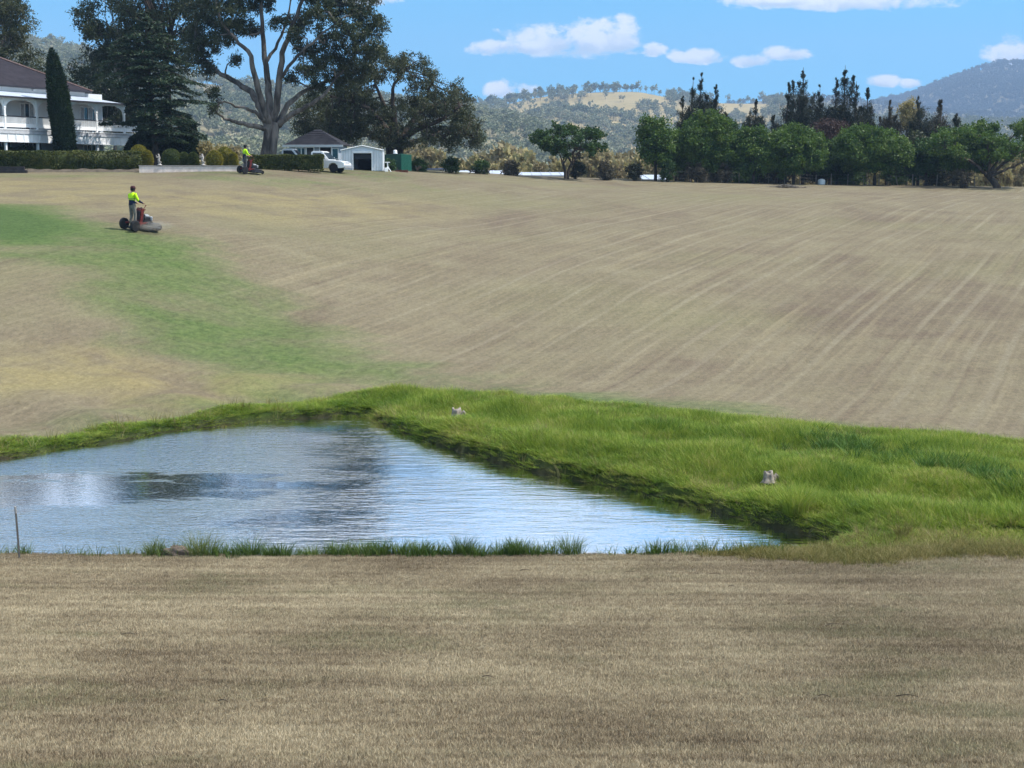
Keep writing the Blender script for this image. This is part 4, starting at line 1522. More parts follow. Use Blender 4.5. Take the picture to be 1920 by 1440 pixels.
SH = 'low shrubs along the crest of the field'
for px, Y, top_, hp, lo, lf, lb, sd in ((787, 140, 293, 17, 316, LF_BROAD2, 'dark shrub beside the green metal fence', 1), (845, 143, 292, 22, 320, LF_BROAD2, 'round dark shrub in front of the pale roof', 2),
                                        (903, 146, 300, 17, 322, LF_BROAD2, 'small dark shrub right of the round dark shrub', 3), (960, 147, 296, 16, 322, LF_GREYBR, 'thin greyish shrub left of the lone spreading tree', 4),
                                        (1080, 149, 284, 17, 326, LF_CAS, 'dark conical shrub under the lone spreading tree', 5), (1130, 150, 300, 18, 328, LF_GREYBR, 'sparse dark shrub right of the lone spreading tree', 6),
                                        (1186, 151, 304, 20, 330, LF_CAS, 'flat topped shrub before the far green row', 7), (1244, 151, 296, 17, 330, LF_BROAD2, 'small leaning shrub under the ragged green tree', 8),
                                        (1300, 152, 298, 22, 330, LF_GREYBR, 'grey brown round shrub under the broad green tree', 9), (1786, 153, 312, 24, 346, LF_GREYBR, 'grey brown shrub left of the fanning limbs', 10),
                                        (1345, 153, 306, 22, 332, LF_GREYBR, 'dull grey brown shrub in the shade of the far row', 11)):
    put_broad(px, Y, top_, hp, lo, 220 + sd, lf, lb, 2600, 18, 'shrub', 'shrub', BARK_DK, L=.17, Wd=.08, sig=.13, r0=.06, n_stem=2, group=SH, lobe=(.22, .42))
put_broad(736, 130.2, 299, 13, 316, 232, LF_BROAD2, 'low dark shrub in front of the green steel fence', 1600, 9, 'shrub', 'shrub', BARK_DK, L=.15, Wd=.08, sig=.11, r0=.05, n_stem=2, lobe=(.2, .36))

# understorey filling the foot of the right row
for px, hp, top_, lf, lb, sd in ((1390, 30, 300, LF_BROAD2, 'dark undergrowth left of the pale trunk in the far row', 1), (1440, 34, 304, LF_CAS, 'dark undergrowth beneath the wide green tree', 2), (1520, 36, 298, LF_CAS, 'dark undergrowth beneath the purple brown crown', 3),
                                 (1585, 34, 306, LF_BROAD2, 'dark undergrowth at the left foot of the rounded green tree', 4), (1668, 38, 302, LF_BROAD2, 'dark undergrowth at the right foot of the rounded green tree', 5), (1742, 32, 304, LF_CAS, 'dark undergrowth behind the leaning fence post', 6)):
    put_broad(px, 164, top_, hp, 345, 240 + sd, lf, lb, 5200, 14, 'shrub', 'shrub', BARK_DK, L=.22, Wd=.1, sig=.2, r0=.07, n_stem=2, group='undergrowth along the far fence', lobe=(.6, 1.0))


# ------------------------------------------------------------------ casuarinas: upright feathery spires
def casuarina(seed, H, w_, n):
    """several steep leaders, each carrying an upright feathery plume"""
    t = Tree(seed)
    r = t.r
    top = np.array([r.normal(0, .12), r.normal(0, .12), H])
    main = t.limb([(0, 0, -.3), (r.normal(0, .1), 0, H * .45), top], .2, .02, 7)
    leaders = [(np.array([0, 0, H * .12]), top * np.array([.6, .6, .5]), top, .52)]
    for k in range(r.integers(10, 15)):
        a = r.uniform(0, 2 * PI)
        z0 = H * r.uniform(.06, .55)
        hi = min(H * r.uniform(.5, .93), z0 + H * r.uniform(.28, .5))
        o = w_ * r.uniform(.45, 1.1) * (1 - .45 * z0 / H)
        e = np.array([o * math.cos(a), o * math.sin(a), hi])
        m_ = np.array([e[0] * .75, e[1] * .75, z0 + (hi - z0) * .45])
        t.limb([(0, 0, z0), m_, e], .06, .012, 5)
        leaders.append((np.array([0, 0, z0]), m_, e, r.uniform(.38, .68)))
    tot = sum(np.linalg.norm(e - b) for b, _, e, _ in leaders)
    for b, m_, e, sg in leaders:
        cnt = int(n * np.linalg.norm(e - b) / tot)
        s = r.random(cnt) ** .85
        f = s[:, None]
        base = b * (1 - f) ** 2 + 2 * m_ * f * (1 - f) + e * f ** 2
        # side sprays leave the leader in tufts
        nt = max(6, int(np.linalg.norm(e - b) * 4.5))
        ta, ts = r.uniform(0, 6.28, nt), np.sort(r.random(nt))
        w = r.integers(0, nt, cnt)
        f = ts[w][:, None]
        base = b * (1 - f) ** 2 + 2 * m_ * f * (1 - f) + e * f ** 2
        wid = sg * 1.7 * np.interp(ts[w], [0, .3, .7, 1], [.9, 1.2, .75, .10])
        along = r.random(cnt)
        out_ = wid * along
        base = base + np.c_[out_ * np.cos(ta[w]), out_ * np.sin(ta[w]), along * wid * 1.2]
        jit = np.clip(r.normal(0, 1, (cnt, 3)), -2, 2) * np.c_[wid * .20, wid * .20, wid * .34]
        t.P.append(base + jit)
        bt = np.clip(.45 + r.normal(0, .22, nt), 0, 1)
        t.T.append(np.clip(bt[w] + r.normal(0, .12, cnt), 0, 1))
    return t


cas_src = []
cas_list = [(1272, 168, 182, 20, 'thin casuarina at the left of the first tall clump'), (1290, 170, 146, 17, 'sparse topped casuarina in the first tall clump'), (1306, 168, 138, 19, 'tallest casuarina of the first clump'), (1334, 169, 160, 19, 'casuarina at the right of the first tall clump'), (1354, 167, 212, 15, 'short casuarina right of the first clump'),
            (1393, 166, 204, 14, 'left one of the pair of slim casuarinas'), (1408, 167, 188, 14, 'right one of the pair of slim casuarinas'), (1440, 168, 216, 14, 'low casuarina just left of the big dark clump'),
            (1464, 170, 156, 22, 'left casuarina of the big dark clump'), (1495, 169, 126, 30, 'highest pointed casuarina in the big dark clump'), (1522, 171, 160, 20, 'casuarina beside the highest pointed one'),
            (1552, 170, 148, 22, 'casuarina left of the feathery topped one'), (1566, 171, 122, 24, 'feathery topped casuarina above the purple brown crown'), (1590, 169, 152, 22, 'casuarina at the right of the big dark clump'), (1611, 170, 166, 19, 'last casuarina of the big dark clump'),
            (1650, 168, 190, 24, 'brownish casuarina left of the yellow tree'), (1708, 167, 178, 28, 'dark pointed casuarina above the right row'), (1745, 168, 186, 20, 'thin brownish casuarina right of the dark pointed one'), (1774, 166, 212, 20, 'short dark casuarina before the mountain')]
for i, (px, Y, ty, hp, lb) in enumerate(cas_list):
    p = foot(px, Y)
    H = at(px, ty, Y).z - p.z
    w_ = hp * Y / F * 1.25
    t = casuarina(300 + i, H, w_, int(11000 + 420 * w_ * H * 1.0))
    t.finish('casuarina_tree', p, lb, 'tree', BARK_DK, LF_CAS2 if i in (15, 17) else LF_CAS, .30, .05, (0, 0, 1), .9, group='casuarinas rising behind the green row')
put_broad(1686, 172, 184, 26, 250, 260, LF_STRAW, 'yellowish tree between two casuarinas', 4200, 11, r0=.12, fork=.4, lobe=(.7, 1.1), L=.26, Wd=.1)


# ------------------------------------------------------------------ building materials
WHITE = solid('white_paint', (0.84, 0.85, 0.86), 0.55, var=.06, scale=1.2, stain=(.55, .54, .52))
WALLW = solid('white_wall', (0.66, 0.68, 0.70), 0.7, var=.06, scale=.8)
TRIMDK = solid('dark_trim', (0.035, 0.035, 0.045), 0.5, var=.1)
GLASS = solid('window_glass', (0.02, 0.028, 0.035), 0.08, var=.2, scale=.5, spec=.6)
CURTAIN = solid('curtain', (0.42, 0.43, 0.45), .9, var=.25, scale=6)
DARKIN = solid('dark_interior', (0.012, 0.012, 0.014), 0.9, var=.2)
CREAM = solid('cream_metal', (0.62, 0.52, 0.38), 0.5, var=.08)
BLUEGREY = solid('blue_grey_wall', (0.33, 0.38, 0.45), 0.75, var=.08, scale=1.0)
WALLSTONE = solid('rendered_wall', (0.70, 0.59, 0.53), 0.9, var=.18, scale=2.2, bump=.3, stain=(.25, .21, .19))
STONE = solid('pale_stone', (0.40, 0.37, 0.34), 0.9, var=.2, scale=5, bump=.4, stain=(.2, .18, .16))
BRONZE = solid('dark_statue', (0.06, 0.055, 0.055), 0.6, var=.3, scale=5)
GREENMET = solid('green_steel', (0.007, 0.085, 0.055), 0.45, var=.12, scale=1.5)
RUSTY = solid('red_timber', (0.13, 0.045, 0.028), 0.85, var=.3, scale=4)
TIMBER = solid('dark_timber', (0.035, 0.032, 0.034), 0.85, var=.3, scale=3)
POSTWOOD = solid('grey_post', (0.20, 0.18, 0.16), 0.9, var=.25, scale=6)
WIRE = solid('fence_wire', (0.16, 0.16, 0.16), 0.5, metal=.6)
CARW = solid('white_car_paint', (0.78, 0.79, 0.80), 0.22, var=.03, spec=.6)
RUBBER = solid('rubber', (0.018, 0.018, 0.02), 0.85, var=.2)
STEEL = solid('steel', (0.42, 0.43, 0.44), 0.35, metal=.7, var=.15)
REDP = solid('red_paint', (0.15, 0.024, 0.022), 0.45, var=.25, scale=5, stain=(.08, .05, .04))
BLACKM = solid('black_metal', (0.022, 0.023, 0.028), 0.5, var=.25)
GREYP = solid('grey_plastic', (0.30, 0.31, 0.33), 0.5, var=.1)
HIVIS = solid('lime_cloth', (0.52, 0.86, 0.012), 0.85, var=.06, scale=9)
NAVY = solid('navy_cloth', (0.010, 0.014, 0.05), 0.9, var=.2, scale=9)
KHAKI = solid('grey_khaki_cloth', (0.155, 0.145, 0.125), 0.9, var=.2, scale=9)
KHAKI2 = solid('dark_grey_cloth', (0.075, 0.075, 0.085), 0.9, var=.2, scale=9)
SKIN = solid('skin', (0.36, 0.20, 0.14), 0.6, var=.08)
BOOT = solid('boot', (0.06, 0.045, 0.035), 0.8, var=.2)
CAPM = solid('maroon_cap', (0.06, 0.018, 0.022), 0.85, var=.15)
CAPD = solid('dark_cap', (0.018, 0.017, 0.018), 0.85, var=.15)
PANEL = solid('solar_blue', (0.16, 0.20, 0.33), 0.25, var=.2, scale=1.0, spec=.6)
PALEROOF = solid('pale_metal_roof', (0.42, 0.47, 0.55), 0.55, var=.08, scale=.6)


def tile_mat(name, c0, c1, rows=3.2, ax='z'):
    m, T = new_mat(name)
    p = T.node('ShaderNodeTexCoord').outputs['Object']
    x, y, z = T.sep(p)
    s = T.m('FRACT', T.m('MULTIPLY', z, rows))
    n = T.noise(p, 1.4, 5, .65)
    c = T.mix(T.ss(n, .3, .7), c0, c1)
    finish(T, principled(T, c, .8, 0, T.bump(s, .5, .06), .2))
    return m


TILES = tile_mat('dark_roof_tiles', (0.016, 0.014, 0.020), (0.030, 0.025, 0.033), 6.0)
TILES2 = tile_mat('grey_roof_tiles', (0.020, 0.020, 0.027), (0.042, 0.041, 0.050), 6.0)

# ------------------------------------------------------------------ the white house
pR, pL = at(235, 300, 125.2), at(12, 300, 113.4)
fx = Vector((pL.x - pR.x, pL.y - pR.y, 0))
bay = fx.length / 4
ang = math.atan2(fx.y, fx.x)
HZ = PL - .12
house = empty('house', (pR.x, pR.y, HZ), ang, 'two storey white house with verandah and dark hipped roof', 'house')
deck = at(235, 250, 125.2).z - HZ
eave = at(235, 197, 125.2).z - HZ
rail = deck + .92
valb = at(235, 273, 125.2).z - HZ
LH = bay * 6.2
WD = 2.4
# walls
MB().box((LH / 2 - .2, -WD - 5, (deck - .2) / 2 + .05), (LH, 10, deck - .3)).build('lower_wall', solid('lower_wall', (.30, .31, .33), .8), house)  # darker grey paints in the shade beneath the verandah
MB().box((LH / 2 - .2, -WD - 5, (deck + eave + 1.0) / 2), (LH, 10, eave + .8 - deck)).build('upper_wall', WALLW, house)
# verandah floor, fascia and valance
MB().box((LH / 2 - .9, -WD / 2 + .1, deck - .09), (LH + 1.6, WD + .3, .16)).build('verandah_floor', WHITE, house)
MB().box((LH / 2 - .9, .22, deck - .22), (LH + 1.66, .06, .30)).build('fascia', solid('weathered_fascia', (.50, .51, .54), .7, var=.15, stain=(.25, .25, .27)), house)
MB().box((LH / 2 - .9, .17, (deck - .38 + valb) / 2), (LH + 1.6, .05, deck - .38 - valb)).build('valance', WHITE, house)
n_s = int((LH + 1.6) / (bay / 4))
for k in range(n_s + 1):
    x = -1.7 + k * bay / 4
    MB().box((x, .225, (deck - .4 + valb) / 2), (.07, .05, deck - .44 - valb)).build('valance_bracket', WHITE, house)
MB().box((LH / 2 - .9, .21, valb + .03), (LH + 1.6, .06, .07)).build('valance_rail', WHITE, house)
# verandah posts with arched brackets
px_posts = [0] + [bay * k for k in range(1, 7)]
for x in px_posts:
    MB().box((x, 0, (deck + eave) / 2), (.15, .15, eave - deck)).box((x, 0, rail + .02), (.2, .2, .12)).box((x, 0, eave - .72), (.21, .21, .08)).build('verandah_post', WHITE, house)
    MB().box((x, 0, valb / 2), (.16, .16, valb)).box((x, 0, .25), (.24, .24, .5)).build('lower_post', WHITE, house)
    for s in (-1, 1):
        if x == 0 and s < 0:
            continue
        prof = [(x + s * .075, eave - .12), (x + s * .95, eave - .12)]
        for q in range(7):
            a = PI / 2 * q / 6
            prof.append((x + s * (.95 - .82 * math.sin(a)), eave - .86 + .66 * math.cos(a)))
        prof.append((x + s * .075, eave - .95))
        MB().prism(prof, 'y', -.03, .03).build('arch_bracket', WHITE, house)
MB().box((LH / 2 - .15, 0, eave - .06), (LH, .16, .14)).build('verandah_beam', WHITE, house)
# balustrade by bay: dark handrail, white lower rail and close balusters
for k in range(-1, 6):
    x0 = k * bay + .08 if k >= 0 else -1.5
    x1 = (k + 1) * bay - .08 if k >= 0 else -.08
    MB().box(((x0 + x1) / 2, 0, rail), (x1 - x0, .09, .07)).build('handrail', TRIMDK if k >= 0 else WHITE, house)
    MB().box(((x0 + x1) / 2, 0, deck + .26), (x1 - x0, .07, .28)).build('lower_rail', WHITE, house)
    bl = MB()
    xx = x0 + .06
    while xx < x1:
        bl.box((xx, 0, (deck + .4 + rail) / 2), (.045, .04, rail - deck - .42))
        xx += .115
    bl.build('balusters', WHITE, house)
MB().box((-1.55, 0, deck + .3), (.14, .14, 1.9)).build('end_post', WHITE, house)
# verandah roof: pale metal, with a hipped end
ze, zi = eave + .02, eave + .62
e0, e1 = .35, -WD + .1
MB().add([(-.45, e0, ze), (LH, e0, ze), (LH, e1, zi), (1.9, e1, zi)], [(0, 1, 2, 3)]).add([(-.45, e0, ze), (1.9, e1, zi), (1.9, -9, zi), (-.45, -11, ze)], [(0, 1, 2, 3)]).add([(-.45, e0, ze - .03), (LH, e0, ze - .03), (LH, e1, zi - .03), (1.9, e1, zi - .03)], [(3, 2, 1, 0)]).build('verandah_roof', PALEROOF, house)
MB().box((LH / 2 - .25, e0 + .05, ze + .01), (LH + .4, .12, .12)).build('verandah_gutter', TRIMDK, house)
# main roof
g0 = eave + .98
MB().box((LH / 2 + 1.0, e1 - .03, (zi + g0) / 2), (LH - 1.9, .08, g0 - zi + .1)).build('eaves_wall', WHITE, house)
MB().box((LH / 2 + .9, e1 + .30, g0 + .03), (LH - 1.4, .14, .14)).build('gutter', TRIMDK, house)
ry0, ry1 = e1 + .35, e1 - 10.6
x0_, x1_ = 1.35, LH + 3
hw = (ry0 - ry1) / 2
zr = g0 + hw * math.tan(R(27))
ym = (ry0 + ry1) / 2
roof = MB().add([(x0_, ry0, g0 + .06), (x1_, ry0, g0 + .06), (x1_, ry1, g0 + .06), (x0_, ry1, g0 + .06), (x0_ + hw, ym, zr), (x1_, ym, zr)],
                [(0, 1, 5, 4), (2, 3, 4, 5), (3, 0, 4), (1, 2, 5), (0, 3, 2, 1)]).build('roof', TILES, house)
MB().tube([(x0_ + .05, ry0 - .05, g0 + .10), (x0_ + hw, ym, zr + .04)], .10, 6).build('hip_ridge', solid('ridge_tile', (.13, .085, .08), .8, var=.3, scale=4), roof)
# roof ventilator on the front slope
tx_ = bay * 3.62
fy = .30
vy, vz = ry0 + (ym - ry0) * fy, g0 + .06 + (zr - g0) * fy
vent = MB().box((tx_, vy, vz + .12), (.75, .75, .5)).build('vent_base', WHITE, roof)
MB().lathe([(.34, .3), (.40, .36), (.46, .46), (.50, .62), (.50, .86), (.42, .96), (.15, 1.02)], (tx_, vy, vz), 18).build('vent_cowl', CREAM, roof, smooth=True)
MB().box((bay * 2.35, e1 + .12, zi + .22), (.35, .2, .14)).build('downpipe_elbow', WHITE, house)


def window(parent, x, y, z0, w_, h_, panes=2, curtain=True, nm='window', outy=1):
    f = MB()
    t_ = .07
    f.box((x - w_ / 2 + t_ / 2, y + .03 * outy, z0 + h_ / 2), (t_, .08, h_)).box((x + w_ / 2 - t_ / 2, y + .03 * outy, z0 + h_ / 2), (t_, .08, h_))
    f.box((x, y + .03 * outy, z0 + t_ / 2), (w_ - 2 * t_, .08, t_)).box((x, y + .03 * outy, z0 + h_ - t_ / 2), (w_ - 2 * t_, .08, t_))
    for k in range(1, panes):
        f.box((x - w_ / 2 + w_ * k / panes, y + .028 * outy, z0 + h_ / 2), (t_ * .9, .07, h_ - 2 * t_))
    o = f.build(nm, WHITE, parent)
    for k in range(panes):
        xa = x - w_ / 2 + w_ * (k + .5) / panes
        MB().box((xa, y + .012 * outy, z0 + h_ / 2), (w_ / panes - .08, .012, h_ - .13)).build('pane', GLASS if (k % 2 or not curtain) else CURTAIN, o)
    return o


for k in range(6):
    window(house, bay * (k + .55), -WD + .004, deck + .02, 1.5, 2.1, 3)
    window(house, bay * (k + .4), -WD + .004, .7, 1.9, 1.3, 4, False)
window(house, .75, -WD + .004, deck + .02, .8, 2.0, 2)

# ------------------------------------------------------------------ low wall, edging and statues in front of the terrace
wA, wB = at(261, 318, 111.9), at(470, 318, 113.6)
d = Vector((wB.x - wA.x, wB.y - wA.y, 0))
rw = empty('garden_wall', (wA.x, wA.y, PL - 1.3), math.atan2(d.y, d.x), 'low pinkish rendered wall below the clipped shrubs', 'wall')
MB().box((d.length / 2, .15, .64), (d.length, .3, 1.26)).build('wall_face', WALLSTONE, rw)
MB().box((d.length / 2, .15, 1.31), (d.length + .06, .38, .07)).build('coping', solid('coping', (.30, .27, .25), .9, var=.2), rw)
for k, (px0, px1, Y) in enumerate(((-40, 50, 110.8),)):
    a_, b_ = at(px0, 324, Y), at(px1, 324, Y)
    z_ = gz(b_.x, b_.y)
    o = empty('timber_sleeper', (a_.x, a_.y, z_ - .15), 0, 'dark timber edging below the hedge at the left edge', 'edging')
    MB().box((1.75, .1, .22), (3.5, .25, .28)).build('lower_sleeper', TIMBER, o, bevel=.02)
    MB().box((1.65, .16, .49), (3.3, .25, .26)).build('upper_sleeper', TIMBER, o, bevel=.02)
# soil bank under the hedge
m_soil = solid('bare_soil', (.10, .082, .062), .95, var=.3, scale=3, bump=.5)
rngs = np.random.default_rng(8)
so = MB()
prev = None
NB = 60
sa0, sb0 = at(40, 322, 111.9), at(262, 322, 112.6)
Vs, Fs = [], []
for k in range(NB + 1):
    f = k / NB
    x = sa0.x + (sb0.x - sa0.x) * f
    y = sa0.y + (sb0.y - sa0.y) * f
    wv = .15 + .22 * math.sin(f * 19) + .12 * math.sin(f * 47)
    hv_ = .03 + .025 * math.sin(f * 13 + 1) + .03 * math.sin(f * 41)
    for j, (o_, h_) in enumerate(((-.6 - wv, -.08), (-.25 - wv * .4, hv_ * .55), (.2, hv_ + .12), (1.2, hv_ + .1), (1.5, -.1))):
        Vs.append((x, y + o_, gz(x, y + o_) + h_))
for k in range(NB):
    for j in range(4):
        a_ = k * 5 + j
        Fs.append((a_, a_ + 5, a_ + 6, a_ + 1))
me = bpy.data.meshes.new('soil_bank')
me.from_pydata(Vs, [], Fs)
me.materials.append(m_soil)
tag(link(bpy.data.objects.new('soil_bank', me)), 'bare brown soil along the foot of the long hedge', kind='structure')


# ------------------------------------------------------------------ figures: one skinned surface each
def skin_body(name, joints, edges, root, parent, zones, subs=2):
    """joints: name -> (co, radius); zones: list of (material, [edge names]) by nearest bone"""
    names = list(joints)
    idx = {n: i for i, n in enumerate(names)}
    bm = bmesh.new()
    lay = bm.verts.layers.skin.verify()
    vs = []
    for n in names:
        co, rd = joints[n]
        v = bm.verts.new(co)
        s = v[lay]
        s.radius = (rd, rd) if not isinstance(rd, tuple) else rd
        s.use_root = (n == root)
        vs.append(v)
    for a, b in edges:
        bm.edges.new((vs[idx[a]], vs[idx[b]]))
    me = bpy.data.meshes.new(name + '_bones')
    bm.to_mesh(me)
    bm.free()
    o = bpy.data.objects.new(name + '_bones', me)
    COL.objects.link(o)
    md = o.modifiers.new('skin', 'SKIN')
    md.use_smooth_shade = True
    sd = o.modifiers.new('sub', 'SUBSURF')
    sd.levels = sd.render_levels = subs
    dg = bpy.context.evaluated_depsgraph_get()
    dg.update()
    ev = bpy.data.meshes.new_from_object(o.evaluated_get(dg))
    bpy.data.objects.remove(o)
    ev.name = name
    ev.materials.clear()
    for m_, _ in zones:
        ev.materials.append(m_)
    segs = []
    for zi_, (_, es) in enumerate(zones):
        for a, b in es:
            segs.append((zi_, Vector(joints[a][0]), Vector(joints[b][0])))
    for p in ev.polygons:
        c = p.center
        best, bz = 1e9, 0
        for zi_, a, b in segs:
            ab = b - a
            t_ = max(0, min(1, (c - a).dot(ab) / (ab.length_squared + 1e-9)))
            dd_ = (c - a - ab * t_).length
            if dd_ < best:
                best, bz = dd_, zi_
        p.material_index = bz
        p.use_smooth = True
    return link(bpy.data.objects.new(name, ev), parent)


def rider(loc, rz, label, trousers, cap_m, cuff):
    """a person standing on a mower platform, facing +x, hands on the levers"""
    root = empty('person', loc, rz, label, 'person')
    J = {'pelvis': ((-.02, 0, .95), (.155, .125)), 'waist': ((-.03, 0, 1.06), (.155, .12)), 'belt': ((-.03, 0, 1.17), (.16, .125)), 'chest': ((-.01, 0, 1.32), (.185, .135)), 'neck0': ((.02, 0, 1.45), (.12, .09)), 'neck': ((.04, 0, 1.52), .062),
         'head0': ((.065, 0, 1.60), (.082, .092)), 'head1': ((.07, 0, 1.69), (.085, .10)), 'head2': ((.06, 0, 1.755), (.06, .07)), 'nose': ((.175, 0, 1.645), .018)}
    E = [('pelvis', 'waist'), ('waist', 'belt'), ('belt', 'chest'), ('chest', 'neck0'), ('neck0', 'neck'), ('neck', 'head0'), ('head0', 'head1'), ('head1', 'head2'), ('head0', 'nose')]
    hi, navy, tr, sk, bt = [('belt', 'chest'), ('chest', 'neck0')], [('pelvis', 'waist'), ('waist', 'belt')], [], [('neck0', 'neck'), ('neck', 'head0'), ('head0', 'head1'), ('head1', 'head2'), ('head0', 'nose')], []
    for s, nm in ((1, 'l'), (-1, 'r')):
        J.update({'sh' + nm: ((.0, s * .19, 1.42), .082), 'el' + nm: ((.10, s * .255, 1.16), .062), 'fo' + nm: ((.26, s * .23, 1.09), .052), 'wr' + nm: ((.40, s * .20, 1.04), .036), 'pa' + nm: ((.455, s * .195, 1.025), (.042, .026)),
                  'hp' + nm: ((-.01, s * .10, .86), .098), 'kn' + nm: ((.03, s * .125, .49), .072), 'ca' + nm: ((.0, s * .135, .30), .070), 'an' + nm: ((-.02, s * .14, .10), .060), 'to' + nm: ((.14, s * .15, .045), (.05, .042))})
        E += [('neck0', 'sh' + nm), ('sh' + nm, 'el' + nm), ('el' + nm, 'fo' + nm), ('fo' + nm, 'wr' + nm), ('wr' + nm, 'pa' + nm), ('pelvis', 'hp' + nm), ('hp' + nm, 'kn' + nm), ('kn' + nm, 'ca' + nm), ('ca' + nm, 'an' + nm), ('an' + nm, 'to' + nm)]
        hi += [('neck0', 'sh' + nm), ('sh' + nm, 'el' + nm)]
        (navy if cuff else hi).append(('el' + nm, 'fo' + nm))
        (navy if cuff else sk).append(('fo' + nm, 'wr' + nm))
        sk.append(('wr' + nm, 'pa' + nm))
        tr += [('pelvis', 'hp' + nm), ('hp' + nm, 'kn' + nm), ('kn' + nm, 'ca' + nm), ('ca' + nm, 'an' + nm)]
        bt.append(('an' + nm, 'to' + nm))
        for k in range(4):         # fingers closed over the lever
            a, b = 'f%d%s' % (k, nm), 'g%d%s' % (k, nm)
            yo = s * (.195 + (k - 1.5) * .021)
            ln = (.040, .048, .045, .034)[k]
            J[a] = ((.455 + ln, yo, 1.02), .0095)
            J[b] = ((.455 + ln + .008, yo, .985), .0085)
            E += [('pa' + nm, a), (a, b)]
            sk += [('pa' + nm, a), (a, b)]
        J['t' + nm] = ((.455, s * .145, 1.005), .0105)
        J['u' + nm] = ((.488, s * .135, .985), .009)
        E += [('pa' + nm, 't' + nm), ('t' + nm, 'u' + nm)]
        sk += [('pa' + nm, 't' + nm), ('t' + nm, 'u' + nm)]
    skin_body('body', J, E, 'pelvis', root, [(HIVIS, hi), (NAVY, navy), (trousers, tr), (SKIN, sk), (BOOT, bt)])
    cap = MB().lathe([(.112, 1.695), (.116, 1.73), (.105, 1.78), (.075, 1.815), (.01, 1.828)], (.055, 0, 0), 16).build('cap', cap_m, root, smooth=True)
    MB().prism([(.12, -.085), (.21, -.06), (.235, 0), (.21, .06), (.12, .085)], 'z', 1.70, 1.715).build('peak', cap_m, cap)
    MB().lathe([(.098, 1.60), (.105, 1.64), (.106, 1.70)], (.042, 0, 0), 14, closed=False).build('hair', CAPD, root, smooth=True)
    # reflective band
    MB().lathe([(1, 1.225), (1, 1.262)], (0, 0, 0), 20, closed=False)
    bnd = MB()
    for k in range(20):
        a0, a1 = 2 * PI * k / 20, 2 * PI * (k + 1) / 20
        pa = [(-.022 + .158 * math.cos(a), .192 * math.sin(a)) for a in (a0, a1)]
        bnd.add([(pa[0][0], pa[0][1], 1.215), (pa[1][0], pa[1][1], 1.215), (pa[1][0], pa[1][1], 1.25), (pa[0][0], pa[0][1], 1.25)], [(0, 1, 2, 3)])
    bnd.build('reflective_band', solid('band_grey', (.17, .22, .10), .4), root)
    return root


def wheel(parent, x, y, rad, w_, nm='wheel'):
    pr = [(rad * .62, -w_ / 2), (rad * .92, -w_ / 2), (rad, -w_ * .32), (rad, w_ * .32), (rad * .92, w_ / 2), (rad * .62, w_ / 2)]
    o = MB().lathe(pr, (x, y, rad), 22, 'y').build(nm, RUBBER, parent, smooth=False)
    MB().lathe([(rad * .1, -w_ * .30), (rad * .62, -w_ * .40), (rad * .62, w_ * .40), (rad * .1, w_ * .30)], (x, y, rad), 16, 'y').build('rim', STEEL, o)
    return o


